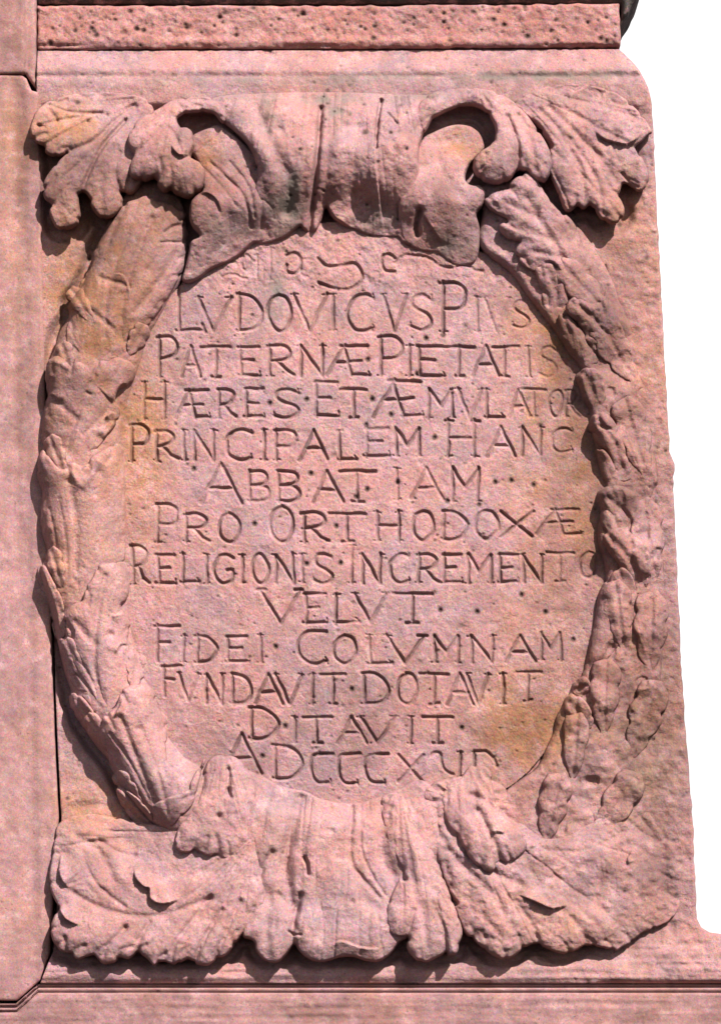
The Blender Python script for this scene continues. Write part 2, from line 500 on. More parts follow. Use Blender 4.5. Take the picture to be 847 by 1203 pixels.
def slab_h(x, y, s):
    h = -17 + 16 * sm(54, 84, y) - 2.2 * np.exp(-((y - 88) / 2.5) ** 2) * (0.6 + 0.6 * vnoise(x, y, 25, 5)) + 1.5 * sm(88, 100, y)
    h = h - 1.6 * sm(110, 130, y)
    h = h + 3.5 * gs(x, y, 745, 560, 30, 300) + 7 * gs(x, y, 725, 780, 36, 120) + 5 * gs(x, y, 735, 480, 28, 90)
    h = feats(h, x, y, [('c', [(708, 939), (728, 912), (755, 869)], 7, 4), ('r', [(700, 960), (745, 920), (780, 890)], 14, 4),
                        ('v', [(737, 438), (734, 455)], 2, 5), ('v', [(770, 590), (772, 612)], 2.5, 3), ('c', [(770, 780), (760, 830), (752, 850)], 5, 3),
                        ('v', [(717, 248), (720, 255)], 3, 3), ('v', [(740, 731), (744, 742)], 2.5, 6), ('v', [(711, 312), (711, 326)], 2.6, 3), ('s', [(744, 735), (738, 748), (730, 760)], 8, 6, 1)])
    # base band below the leaves
    h = h + 14 * sm(1085, 1150, y) + 1.2 * vnoise(x, y, 60, 22, 0.05) * sm(1100, 1110, y)
    h = h - 4 * sm(1149, 1156, y)
    t = np.clip(s / 3.5, 0, 1)
    edge = np.where((x > 700) & (y > 60), 3.0 * (1 - np.sqrt(1 - (1 - t) ** 2)), 0)
    return h - edge
CH = []      # outlines that get a drilled channel round them

# ---- the oval tablet and its carved letters
G = {
 'A': [[(0, 1), (.48, 0), (1, 1)], [(.2, .62), (.74, .62)]],
 'B': [[(.05, 0), (.05, 1)], [(.05, .02), (.6, .03), (.85, .14), (.85, .32), (.6, .46), (.05, .48)], [(.5, .47), (.85, .55), (1, .72), (.85, .92), (.5, .99), (.0, .98)]],
 'C': [[(1, .08), (.72, 0), (.35, .05), (.08, .25), (0, .5), (.08, .78), (.35, .97), (.7, 1), (1, .9)], [(1, 0), (1, .14)], [(.98, .82), (1, 1)]],
 'c': [[(.95, .02), (.4, .03), (.1, .12), (.02, .4), (.08, .75), (.35, .98), (.8, .98)], [(.8, .88), (.86, 1.06)]],
 'D': [[(.08, 0), (.08, 1)], [(.0, .0), (.45, .02), (.8, .18), (1, .45), (.95, .72), (.7, .93), (.35, 1), (0, .98)]],
 'E': [[(.1, 0), (.1, 1)], [(0, .02), (.95, .02)], [(.1, .47), (.68, .47)], [(0, .98), (1, .98)], [(.95, 0), (.95, .1)], [(1, .86), (1, 1)]],
 'F': [[(.12, 0), (.12, 1)], [(0, .02), (1, .02)], [(.12, .45), (.6, .47)]],
 'G': [[(.95, .1), (.65, 0), (.3, .06), (.05, .3), (0, .55), (.1, .82), (.4, 1), (.75, .97), (.95, .85), (.95, .55), (.65, .55)]],
 'H': [[(.08, 0), (.08, 1)], [(.92, 0), (.92, 1)], [(.08, .47), (.92, .47)], [(-.06, .0), (.2, .0)], [(.8, .0), (1.06, .0)], [(-.03, 1), (.2, 1)], [(.82, 1), (1.04, 1)]],
 'I': [[(.5, 0), (.5, 1)], [(-.05, .0), (1.05, .0)], [(-.05, 1), (1.05, 1)]],
 'L': [[(.08, 0), (.08, 1)], [(-.04, 0), (.22, 0)], [(0, .98), (.95, .98)], [(.86, .84), (1, 1.02)]],
 'M': [[(.04, 0), (.06, 1)], [(.04, 0), (.5, .6), (.96, 0)], [(.96, 0), (.96, 1)], [(-.08, 1), (.16, 1)], [(.86, 1), (1.06, 1)]],
 'N': [[(.08, 1), (.08, 0), (.92, 1), (.92, 0)], [(-.06, 0), (.12, 0)], [(.82, 0), (1.06, 0)]],
 'O': [[(.5, 0), (.18, .12), (0, .42), (.08, .78), (.42, 1), (.72, .95), (.97, .65), (.95, .3), (.75, .06), (.5, 0)]],
 'P': [[(.1, 0), (.1, 1)], [(0, .02), (.55, .0), (.95, .12), (1, .3), (.8, .5), (.15, .54)], [(-.02, 1), (.25, 1)]],
 'R': [[(.1, 0), (.1, 1)], [(0, .02), (.5, .0), (.8, .12), (.82, .3), (.6, .47), (.1, .52)], [(.38, .52), (.7, .82), (1, .98)], [(-.02, 1), (.22, 1)]],
 'S': [[(.92, .12), (.6, .0), (.22, .05), (.08, .25), (.3, .42), (.7, .55), (.95, .75), (.8, .95), (.4, 1.02), (0, .9)], [(.93, 0), (.93, .16)], [(0, .8), (0, .98)]],
 'T': [[(0, .02), (1, .02)], [(.5, .02), (.5, 1)], [(.36, 1), (.66, 1)]],
 'V': [[(0, 0), (.5, 1), (1, 0)], [(-.08, 0), (.12, 0)], [(.85, 0), (1.06, 0)]],
 'X': [[(0, 0), (1, 1)], [(1, 0), (0, 1)]],
 'Æ': [[(0, 1), (.42, 0)], [(.4, 0), (.6, 1)], [(.3, .02), (.95, .02)], [(.2, .56), (.8, .52)], [(.58, .98), (1, .97)], [(.95, 0), (.95, .1)], [(1, .86), (1, 1)]],
 'Z': [[(0, .3), (.2, .0), (.55, .1), (.8, .45), (1, .5)]],
 'U': [[(-.4, .12), (-.1, .0), (.2, .02), (.3, .3), (.45, .7), (.8, .92), (1, .95)]],
 'n': [[(-.6, 0), (.2, -.06), (.5, .05), (.85, .45), (1, .85)]],
 's': [[(0, .15), (.2, .34), (.5, .36), (.8, .28), (1, .5), (.98, .8), (.7, 1.0), (.35, .98), (0, .84)]],
 ')': [[(0, .1), (.5, 0), (.95, .25), (.9, .7), (.5, 1), (.05, .85), (0, .6)]],
 'q': [[(1, 1.1), (.35, 1), (0, .6), (.15, .15), (.6, 0), (1, .25)]],
}
# (character, x0, x1, y0, y1, depth)
T = []
def row(y0, y1, items, dep=1.0):
    for it in items:
        ch, a, b = it[:3]
        yy0 = it[3] if len(it) > 3 else y0; yy1 = it[4] if len(it) > 4 else y1
        k = it[5] if len(it) > 5 else dep
        T.append((ch, a, b, yy0, yy1, k))
row(298, 342, [('Z', 252, 276, 300, 316, .5), (')', 284, 296, 300, 318, .4), ('Z', 262, 290, 322, 334, .5), ('I', 300, 305, 300, 330, .35), ('Z', 536, 566, 312, 326, .5), ('c', 352, 366, 305, 326, .3), ('I', 314, 322, 292, 330, .5), (')', 337, 354, 297, 322, .8), ('s', 374, 425, 298, 341, 1.0), ('q', 448, 463, 299, 319, .9), ('Z', 463, 530, 300, 330, .75)])
row(347, 390, [('L', 207, 241, 334, 390), ('V', 233, 271, 350, 390), ('D', 278, 308), ('O', 315, 342), ('V', 345, 384), ('I', 388, 395), ('C', 408, 438), ('V', 450, 477),
               ('S', 482, 508, 348, 388), ('P', 517, 546, 333, 391, 1.1), ('I', 557, 563, 350, 390, .7), ('V', 569, 597, 350, 390, .6), ('S', 602, 622, 353, 385, .6)])
row(408, 443, [('P', 185, 209, 397, 443), ('A', 213, 236), ('T', 236, 271), ('E', 280, 306), ('R', 314, 345), ('N', 352, 381), ('Æ', 384, 434), ('P', 444, 472, 397, 443, 1.1),
               ('I', 477, 484), ('E', 489, 521), ('T', 521, 557), ('A', 555, 586), ('T', 578, 608, 408, 443, .8), ('I', 617, 623, 408, 443, .6), ('S', 634, 655, 409, 442, .55)])
row(459, 492, [('H', 168, 195, 450, 493), ('Æ', 207, 246), ('R', 255, 278), ('E', 287, 310), ('S', 322, 352), ('E', 369, 397, 450, 491), ('T', 400, 430), ('Æ', 439, 496, 449, 491, 1.1),
               ('M', 503, 532), ('V', 537, 565), ('L', 569, 592), ('A', 597, 622, 459, 490, .8), ('T', 611, 641, 459, 490, .75), ('O', 645, 661, 460, 490, .65), ('R', 663, 680, 460, 490, .6)])
row(507, 542, [('P', 153, 175, 500, 543), ('R', 182, 209), ('I', 214, 220), ('N', 227, 253), ('C', 266, 296), ('I', 308, 314), ('P', 322, 347), ('A', 352, 385), ('L', 397, 420), ('E', 428, 457, 505, 538),
               ('M', 464, 493, 505, 538), ('H', 524, 560, 496, 538, 1.1), ('A', 572, 604, 504, 537), ('N', 611, 637, 504, 536), ('C', 648, 671, 504, 532, .65)])
row(555, 591, [('A', 237, 285, 545, 592), ('B', 292, 317), ('B', 326, 352), ('A', 367, 402), ('T', 399, 441), ('I', 463, 470, 552, 589), ('A', 482, 521, 552, 588), ('M', 530, 563, 552, 590)])
row(605, 638, [('P', 184, 209, 593, 637), ('R', 217, 247), ('O', 257, 282), ('O', 317, 345, 597, 638), ('R', 354, 386), ('T', 388, 428), ('H', 441, 471, 603, 637), ('O', 485, 509, 603, 636),
               ('D', 519, 548, 603, 635), ('O', 558, 585, 602, 634), ('X', 588, 625, 602, 632), ('Æ', 630, 682, 599, 629, .8)])
row(653, 686, [('R', 154, 176, 642, 687), ('E', 184, 207), ('L', 213, 236), ('I', 240, 246), ('G', 252, 275), ('I', 282, 288), ('O', 296, 316), ('N', 322, 347), ('I', 352, 358), ('S', 368, 391), ('I', 410, 417, 643, 686),
               ('N', 424, 448), ('C', 457, 480), ('R', 489, 516), ('E', 519, 542), ('M', 548, 577), ('E', 585, 608), ('N', 613, 637), ('T', 640, 674, 650, 684, .8), ('O', 680, 702, 650, 680, .7)])
row(699, 733, [('V', 306, 353, 694, 733), ('E', 357, 384), ('L', 393, 423), ('V', 416, 454), ('T', 461, 507)])
row(748, 779, [('F', 182, 211, 736, 778), ('I', 213, 219), ('D', 230, 255), ('E', 266, 292), ('I', 303, 309), ('C', 350, 384, 742, 781, 1.1), ('O', 393, 418, 748, 781), ('L', 432, 461, 747, 781), ('V', 455, 498, 748, 780),
               ('M', 509, 539), ('N', 551, 581), ('A', 594, 628), ('M', 634, 659, 744, 776, .85)])
row(793, 828, [('F', 190, 213, 783, 818), ('V', 210, 233, 792, 824), ('N', 241, 263), ('D', 272, 295), ('A', 300, 332), ('V', 324, 355), ('I', 364, 370), ('T', 376, 406), ('D', 426, 456), ('O', 466, 490), ('T', 493, 526),
               ('A', 524, 556), ('V', 549, 574), ('I', 588, 594), ('T', 605, 635, 791, 824, .8)])
row(843, 874, [('D', 293, 326, 832, 869), ('I', 343, 349), ('T', 355, 390), ('A', 396, 431), ('V', 423, 464), ('I', 479, 485), ('T', 496, 531)])
row(886, 921, [('A', 262, 308, 862, 911), ('D', 321, 355, 877, 915), ('c', 365, 393), ('c', 397, 425), ('c', 429, 457), ('X', 468, 497, 888, 920), ('U', 512, 532, 886, 912), ('I', 538, 543, 884, 913), ('I', 555, 560, 884, 904), ('n', 562, 584, 884, 904, .9)])
DOTS = [(432, 424), (317, 475), (360, 471), (437, 471), (510, 516), (365, 558), (418, 585), (431, 577), (581, 568), (299, 617), (395, 620), (360, 664), (400, 663), (517, 718), (560, 720), (324, 761),
        (673, 752), (413, 811), (335, 854), (542, 856), (308, 889), (490, 440), (500, 399), (612, 700), (467, 568), (525, 590), (562, 594), (228, 552), (626, 571), (600, 566), (520, 395), (430, 501), (459, 489), (640, 720)]

tab_out = [(215, 332), (250, 300), (300, 280), (350, 265), (420, 262), (480, 272), (540, 290), (585, 305), (622, 340), (660, 385), (700, 435), (714, 500),
           (722, 560), (724, 640), (720, 690), (706, 755), (684, 812), (655, 862), (605, 920), (520, 960), (440, 968), (340, 958), (250, 930), (195, 880), (165, 820),
           (152, 752), (134, 690), (125, 620), (125, 540), (136, 480), (150, 430), (175, 380)]
def tablet():
    step = 0.88
    poly = smooth(tab_out, True, 4)
    x0, y0 = poly.min(0) - step; x1, y1 = poly.max(0) + step
    xs = np.arange(x0, x1, step); ys = np.arange(y0, y1, step)
    X, Y = np.meshgrid(xs, ys)
    r2 = ((X - 425) / 300) ** 2 + ((Y - 612) / 350) ** 2
    H = 6 + 13 * (1 - np.clip(r2, 0, 1.3)) + weather(X, Y, 0.50)
    H = H + 0.8 * vnoise(X, Y, 34, 61) * 1.0
    # rough worn zone under the collar
    H = H + sm(352, 325, Y) * 1.0 * fbm(X, Y, 11, 3, 70) + 0.9 * gs(X, Y, 500, 325, 60, 14)
    # shallow roll where the tablet turns up beside the left garland
    H = H + 4 * sm(205, 140, X + 0.0 * Y) * gs(X, Y, 150, 470, 60, 150)
    pg = pits(X, Y, 0.75)
    for (px, py) in DOTS:
        m = (abs(X - px) < 8) & (abs(Y - py) < 8)
        pg[m] = np.maximum(pg[m], 3.6 * np.exp(-(((X[m] - px) / 2.5) ** 2 + ((Y[m] - py) / 2.7) ** 2)))
    gd = np.zeros(X.shape); gid = -np.ones(X.shape, int)
    WX = 0.8 * vnoise(X, Y, 13, 80); WY = 0.8 * vnoise(X, Y, 13, 83)
    fade = np.clip(0.86 + 0.38 * vnoise(X, Y, 19, 88), 0.4, 1.2)
    for i, (ch, a, b, c, d, dep) in enumerate(T):
        A0, A1 = np.searchsorted(xs, [a - 7, b + 7]); B0, B1 = np.searchsorted(ys, [c - 7, d + 7])
        xx = X[B0:B1, A0:A1] + WX[B0:B1, A0:A1]; yy = Y[B0:B1, A0:A1] + WY[B0:B1, A0:A1]
        for si, st in enumerate(G[ch]):
            pts = [(a + (b - a) * p[0], c + (d - c) * p[1]) for p in st]
            pts = [(px + random.gauss(0, .5), py + random.gauss(0, .5)) for px, py in pts]
            if len(pts) > 4: pts = smooth(pts, False, 3)
            dd = seg_d(xx, yy, pts)[0]
            # serifs are slighter than stems
            span = max(abs(st[-1][0] - st[0][0]) * (b - a), abs(st[-1][1] - st[0][1]) * (d - c))
            serif = len(st) == 2 and span < 9
            wd = (1.7 if serif else 2.75) * (0.75 + 0.25 * dep); dp = (2.6 if serif else 4.4) * dep
            v = np.clip(1 - dd / wd, 0, 1) ** 0.85 * dp * fade[B0:B1, A0:A1]
            cur = gd[B0:B1, A0:A1]; ci = gid[B0:B1, A0:A1]
            m = v > cur
            ci[m] = i; gd[B0:B1, A0:A1] = np.maximum(cur, v)
    H = H - gd - pg
    cx = (X[:-1, :-1] + X[1:, 1:]) / 2; cy = (Y[:-1, :-1] + Y[1:, 1:]) / 2
    keep = inside(cx, cy, poly)
    nr, nc = X.shape
    idx = np.arange(nr * nc).reshape(nr, nc)
    q = np.stack([idx[:-1, :-1], idx[1:, :-1], idx[1:, 1:], idx[:-1, 1:]], -1)
    gq = np.maximum.reduce([gd[:-1, :-1], gd[1:, :-1], gd[1:, 1:], gd[:-1, 1:]])
    gi = np.maximum.reduce([gid[:-1, :-1], gid[1:, :-1], gid[1:, 1:], gid[:-1, 1:]])
    lab = np.where(gq > 0.25, gi, -1)
    # normals of the unbroken surface, shared by tablet and letters
    gy, gx = np.gradient(H, step)
    N = np.stack([-gx, -np.ones_like(gx), gy], -1); N /= np.linalg.norm(N, axis=-1, keepdims=True)
    tn, al = stain_fields(X, Y)
    wear = np.zeros(X.shape + (4,)); wear[..., 0] = tn; wear[..., 2] = al; wear[..., 3] = grime_shade(X, Y)
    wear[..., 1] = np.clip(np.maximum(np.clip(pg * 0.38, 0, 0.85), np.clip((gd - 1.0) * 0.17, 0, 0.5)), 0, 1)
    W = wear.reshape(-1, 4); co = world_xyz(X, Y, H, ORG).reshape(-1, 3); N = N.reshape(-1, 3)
    def sub(name, mask, parent):
        qq = q[mask]; us, inv = np.unique(qq, return_inverse=True)
        me = raw_mesh(name, co[us], inv.reshape(-1, 4), M_panel, W[us], N[us])
        return link(bpy.data.objects.new(name, me), parent)
    tab = sub('tablet', keep & (lab < 0), relief)
    tab['label'] = 'slightly domed oval tablet with twelve lines of carved Latin capitals'
    for i, t in enumerate(T):
        sub('carved_letter', keep & (lab == i), tab)
    return tab
tab = tablet()

# ---- garlands
def leafy(name, parent, outline, over, lift, fs=(), w=5, step=1.15, ctrl=None, wamp=0.55, under=2.2, pit=0.5, edge=0.50, scal=(26, 2.0)):
    """a leaf lying on the roll of the garland: follows it and stands `lift` proud"""
    def hf(x, y, s):
        b = over(x, y)
        L = blend(ctrl, x, y, 20) if ctrl else lift * (0.05 + 2.1 * np.clip((root[1] - y) / tall, 0, 1) ** 1.3)
        h = np.maximum(b, 0) + L * (edge + 0.25 * dome(s, w * 0.3) + (1.05 - edge) * dome(s, w * 2.4, 1.8))
        return feats(h, x, y, list(fs) + [('f', root[0], root[1], vein, 11)])
    root = max(outline, key=lambda p: p[1]); vein = 0.6
    tall = root[1] - min(p[1] for p in outline) + 1
    if scal: outline, f2 = scallop(outline, scal[0], scal[1], (root[0], root[1]), int(root[0])); fs = list(fs) + f2
    return P(name, parent, outline, hf, step=step, floor=lambda x, y: np.maximum(over(x, y), -2) - 3, under=under, wamp=wamp, pit=pit, dirt_edge=0.35, smooth_k=0 if scal else 4)

def body_fun(poly, ctrl, w, sig=34, p=2.0):
    pl = smooth(poly, True, 3)
    def f(x, y):
        d = seg_d(x, y, pl, True)[0]
        s = np.where(inside(x, y, pl), d, 0)
        return blend(ctrl, x, y, sig) * dome(s, w, p)
    return f

gl_out = [(133, 250), (122, 272), (111, 296), (107, 315), (94, 341), (82, 357), (80, 374), (69, 391), (63, 413), (55, 429), (53, 445), (57, 463), (52, 484), (49, 512), (51, 527),
          (45, 540), (46, 560), (50, 585), (48, 607), (49, 625), (56, 650), (48, 666), (51, 684), (60, 717), (66, 747), (74, 784), (83, 812), (84, 827), (92, 845),
          (110, 873), (120, 885), (132, 900), (144, 925), (160, 945), (185, 972), (215, 985), (240, 965), (248, 930), (240, 905), (218, 890), (198, 865), (190, 840),
          (180, 812), (167, 790), (160, 760), (154, 730), (155, 700), (150, 670), (149, 640), (149, 600), (148, 560), (146, 527), (148, 500), (152, 475), (160, 450), (168, 425),
          (174, 400), (186, 378), (200, 352), (212, 332), (217, 315), (219, 290), (217, 250), (200, 215), (160, 215)]
gl_ctrl = [(150, 225, 4), (185, 222, 2), (215, 235, 2), (160, 262, 16), (205, 265, 14), (160, 300, 27), (135, 370, 31), (110, 440, 33), (95, 520, 34), (95, 600, 34), (98, 680, 34), (110, 760, 34), (135, 830, 34), (165, 890, 33), (200, 950, 30),
           (60, 500, 30), (60, 600, 30), (65, 700, 30), (90, 830, 30), (150, 700, 24), (150, 600, 24), (160, 450, 20), (190, 850, 26), (205, 320, 16)]
gl_ctrl = [(a, b, c * 1.18 if c > 15 else c) for a, b, c in gl_ctrl]
gl_h = body_fun(gl_out, gl_ctrl, 44, 34, 1.9)
gar_l = P('garland', relief, gl_out, lambda x, y, s: gl_h(x, y), step=1.5, floor=-17, under=5, wamp=1.2)
gar_l['label'] = 'left arm of the wreath, in deep relief with crisp leaf tips'

leafy('garland_leaf', gar_l, [(133, 262), (145, 243), (160, 236), (175, 231), (186, 239), (200, 240), (210, 248), (219, 252), (216, 263), (221, 275), (219, 290), (218, 310), (206, 335), (190, 362), (168, 392),
      (140, 422), (104, 430), (84, 415), (80, 390), (83, 370), (80, 357), (92, 343), (96, 330), (107, 315), (109, 300), (117, 288)], gl_h, 6,
      [('c', [(140, 415), (150, 340), (178, 260)], 5, 4), ('c', [(150, 340), (120, 330)], 3, 2.5), ('v', [(195, 276), (206, 268), (218, 266)], 3.5, 5), ('v', [(190, 288), (218, 286)], 2.2, 3),
       ('s', [(134, 325), (147, 328), (152, 338), (155, 350)], 9, 6, 1), ('c', [(140, 395), (110, 370), (92, 362)], 3, 2.5), ('c', [(125, 400), (130, 340), (152, 280)], 3, 2),
       ('c', [(160, 370), (190, 330), (208, 300)], 4, 3), ('r', [(200, 330), (182, 365), (160, 390)], 5, 2.5), ('c', [(128, 290), (140, 262)], 4, 3)], w=8)
leafy('garland_leaf', gar_l, Q('E', [(190, 405), (225, 398), (250, 412), (275, 432), (310, 425), (345, 438), (380, 418), (420, 420), (455, 405), (500, 418), (522, 450), (500, 500), (460, 520), (445, 560), (462, 600), (445, 655), (405, 715),
      (345, 780), (270, 825), (225, 825), (185, 775), (160, 740), (152, 690), (165, 620), (172, 570), (186, 540), (176, 490), (180, 440)]), gl_h, 7,
      [('c', Q('E', [(240, 800), (300, 640), (370, 480)]), 4, 3.5), ('c', Q('E', [(300, 640), (215, 560)]), 4, 3), ('s', Q('E', [(185, 540), (215, 550), (235, 580)]), 8, 5, -1),
       ('s', Q('E', [(500, 500), (470, 510), (440, 570), (425, 580)]), 10, 9, 1), ('s', Q('E', [(400, 640), (440, 610), (440, 660), (400, 720)]), 9, 8, 1), ('b', 78, 440, 9, -3),
       ('r', Q('E', [(205, 415), (240, 430), (270, 450)]), 3, 2.5), ('c', Q('E', [(330, 700), (420, 600)]), 3, 2), ('v', Q('E', [(340, 540), (355, 548)]), 3, 3)], w=7)
leafy('garland_leaf', gar_l, [(49, 530), (58, 538), (66, 549), (76, 556), (88, 548), (100, 552), (112, 540), (125, 532), (140, 524), (152, 545), (152, 600), (148, 650), (141, 667), (126, 672), (112, 690), (101, 706), (88, 712),
      (72, 700), (58, 672), (52, 640), (47, 605), (50, 580), (44, 556)], gl_h, 5.5,
      [('c', [(90, 700), (92, 620), (84, 570)], 5, 3), ('c', [(72, 690), (68, 640), (60, 600)], 2, 1.6), ('c', [(82, 700), (80, 640), (72, 590)], 2, 1.2), ('c', [(112, 680), (125, 620), (120, 560)], 6, 2.5), ('r', [(88, 560), (100, 575), (118, 548)], 4, 3),
       ('b', 115, 560, 10, -2)], w=8)
leafy('garland_leaf', gar_l, Q('F', [(152, 212), (180, 222), (205, 270), (240, 340), (252, 400), (256, 470), (236, 498), (212, 480), (190, 400), (160, 300), (146, 250)]), gl_h, 5, [('r', Q('F', [(170, 240), (215, 350), (235, 450)]), 3, 3)], w=5)
leafy('garland_leaf', gar_l, Q('F', [(325, 355), (335, 310), (362, 270), (385, 222), (420, 212), (455, 210), (482, 240), (496, 285), (490, 335), (465, 372), (478, 400), (500, 440), (490, 510), (528, 555), (534, 610), (505, 665), (475, 730),
      (440, 760), (412, 795), (370, 770), (320, 710), (265, 640), (240, 560), (228, 500), (252, 492), (262, 445), (250, 415), (285, 372)]), gl_h, 8,
      [('c', Q('F', [(405, 780), (370, 600), (380, 420), (410, 260)]), 4, 4), ('v', Q('F', [(255, 430), (285, 470), (275, 510)]), 4, 6), ('b', 132, 748, 4, -5), ('c', Q('F', [(280, 600), (340, 680), (390, 770)]), 2, 2.5),
       ('c', Q('F', [(300, 560), (350, 640), (395, 740)]), 2, 2), ('s', Q('F', [(430, 410), (465, 402), (470, 380)]), 8, 6, 1), ('s', Q('F', [(450, 560), (470, 520), (500, 520)]), 9, 5, -1), ('c', Q('F', [(300, 440), (370, 520)]), 5, 3)], w=8)
leafy('garland_leaf', gar_l, Q('F', [(268, 712), (295, 705), (330, 730), (360, 770), (392, 810), (385, 850), (368, 892), (335, 850), (300, 800), (275, 755)]), gl_h, 6, [('c', Q('F', [(300, 730), (350, 800), (370, 870)]), 4, 3)], w=5)
leafy('garland_leaf', gar_l, Q('F', [(395, 835), (402, 800), (425, 780), (450, 760), (462, 730), (475, 695), (520, 672), (560, 668), (592, 700), (600, 750), (632, 800), (640, 860), (638, 930), (655, 980), (700, 1010), (735, 1075), (722, 1150), (640, 1200),
      (585, 1180), (530, 1120), (480, 1090), (450, 1030), (420, 970), (425, 940), (400, 900), (388, 860)]), gl_h, 9,
      [('c', Q('F', [(610, 1150), (540, 980), (470, 800)]), 4, 4), ('c', Q('F', [(580, 1120), (500, 960), (430, 860)]), 2.2, 2.5), ('c', Q('F', [(560, 1130), (480, 1000), (440, 960)]), 2, 2), ('b', 164, 858, 3, -3),
       ('c', Q('F', [(640, 1120), (600, 980), (540, 820)]), 3, 2), ('s', Q('F', [(440, 800), (460, 770), (480, 730)]), 8, 6, 1)], w=7)
leafy('garland_leaf', gar_l, Q('I', [(388, 82), (410, 74), (440, 95), (480, 130), (515, 185), (512, 210), (480, 205), (445, 185), (410, 140)]), gl_h, 9, [('r', Q('I', [(410, 95), (490, 185)]), 3, 3)], w=4)
leafy('garland_leaf', gar_l, Q('I', [(508, 150), (520, 130), (560, 110), (620, 90), (650, 30), (668, 0), (680, -20), (660, 60), (640, 130), (600, 170), (570, 200), (530, 200)]), gl_h, 9, [], w=7)

def lobed(cx, cy, ang, L, W, nl=4, bend=0.0):
    """outline of a lobed laurel leaf; ang = direction of the tip in degrees, 90 = up"""
    a = R(ang); dx, dy = math.cos(a), -math.sin(a); o = []
    rn = random.Random(int(cx * 7 + cy * 13))
    for sgn in (1, -1):
        side = []
        N_ = nl * 6
        for i in range(N_ + 1):
            t = i / N_
            hw = W * 1.62 * (0.04 + 0.96 * t) ** 0.75 * max(1 - t, 0.004) ** 0.36
            sc = abs(math.sin(math.pi * nl * (t + 0.05 * sgn))) ** 0.5
            hw *= 0.70 + 0.30 * sc + rn.uniform(-.03, .03)
            side.append((t * L, sgn * hw + bend * math.sin(math.pi * t)))
        if sgn == -1: side = side[::-1]
        o += side[(1 if sgn == -1 else 0):]
    return [(cx + u * dx - v * dy, cy + u * dy + v * dx) for u, v in o]

def extra(parent, fn, spec, wamp=1.2, edge=0.5):
    for (cx, cy, ang, L, W, nl, lf) in spec:
        a = R(ang); tx, ty = cx + math.cos(a) * L, cy - math.sin(a) * L
        leafy('garland_leaf', parent, lobed(cx, cy, ang, L, W, nl), fn, lf, [('c', [(cx, cy), (tx, ty)], 3.2, 2.6)], w=5, wamp=wamp,
              ctrl=[(cx, cy, 1.0), ((cx + tx) / 2, (cy + ty) / 2, lf * .7), (tx, ty, lf)], under=2.5, pit=0.7, edge=edge, scal=None)
extra(gar_l, gl_h, [
    (112, 385, 122, 56, 15, 3, 10), (188, 322, 84, 50, 14, 3, 8), (86, 446, 106, 44, 14, 3, 10), (152, 420, 62, 42, 14, 3, 11),
    (78, 560, 112, 50, 15, 3, 11), (132, 585, 74, 50, 15, 3, 10), (76, 696, 106, 54, 14, 3, 11), (140, 706, 80, 46, 15, 3, 10),
    (100, 800, 114, 54, 14, 3, 11), (158, 812, 84, 46, 15, 3, 10), (132, 885, 122, 54, 14, 3, 11), (188, 880, 92, 44, 15, 3, 10), (168, 950, 126, 54, 14, 3, 12)], wamp=0.5, edge=0.40)

# right arm
gr_in = [(560, 222), (566, 248), (561, 275), (563, 291), (575, 304), (588, 313), (602, 325), (617, 347), (639, 376), (652, 394), (665, 413), (682, 436), (677, 447), (682, 469), (692, 486), (692, 503), (698, 526),
         (705, 557), (710, 572), (702, 582), (704, 595), (703, 609), (700, 622), (701, 641), (707, 660), (710, 683), (702, 698), (697, 730), (691, 756), (684, 789), (672, 806), (664, 822), (652, 843), (650, 858), (640, 880), (630, 902)]
gr_out = gr_in + [(608, 918), (588, 935), (572, 965), (590, 1005), (680, 1005), (735, 960), (765, 890), (775, 810), (780, 700), (776, 600), (768, 520), (756, 450), (738, 375), (710, 310), (670, 256), (610, 212)]
gr_ctrl = [(575, 225, 2), (610, 220, 3), (640, 240, 8), (605, 250, 22), (565, 255, 18), (585, 290, 20), (620, 330, 17), (660, 385, 17), (690, 440, 18), (705, 500, 18), (715, 560, 19), (718, 620, 20), (715, 680, 20), (705, 740, 19), (690, 800, 20), (665, 850, 20), (650, 900, 19),
           (620, 270, 30), (660, 320, 30), (700, 390, 26), (730, 470, 22), (745, 560, 20), (748, 650, 20), (745, 730, 18), (725, 810, 17), (695, 880, 15), (778, 700, -4), (774, 600, -4), (765, 500, -4), (750, 430, -4), (735, 375, -3), (708, 310, -3), (672, 256, -2), (772, 820, -4), (750, 900, -4), (700, 935, 4), (650, 940, 17), (600, 930, 17), (590, 975, 20), (640, 985, 16), (690, 990, 6), (735, 950, -4), (740, 880, 3), (755, 780, 6), (762, 560, 6), (745, 440, 7), (715, 350, 9)]
gr_h = body_fun(gr_out, gr_ctrl, 9, 24)
_gr = gr_h
def gr_h(x, y):
    k = sm(690, 735, x + 0.25 * np.maximum(y - 700, 0))
    return _gr(x, y) + k * (3.4 * fbm(x, y, 34, 3, 140) - 5.0 * sm(0.55, 0.85, vnoise(x, y, 19, 150)))
gar_r = P('garland', relief, gr_out, lambda x, y, s: gr_h(x, y), step=1.4, floor=-3, under=5, wamp=1.2, pit=1.1)
gar_r['label'] = 'right arm of the wreath, weathered and blurred towards the block edge'
gl = lambda *a, **k: leafy('garland_leaf', gar_r, *a, **k)
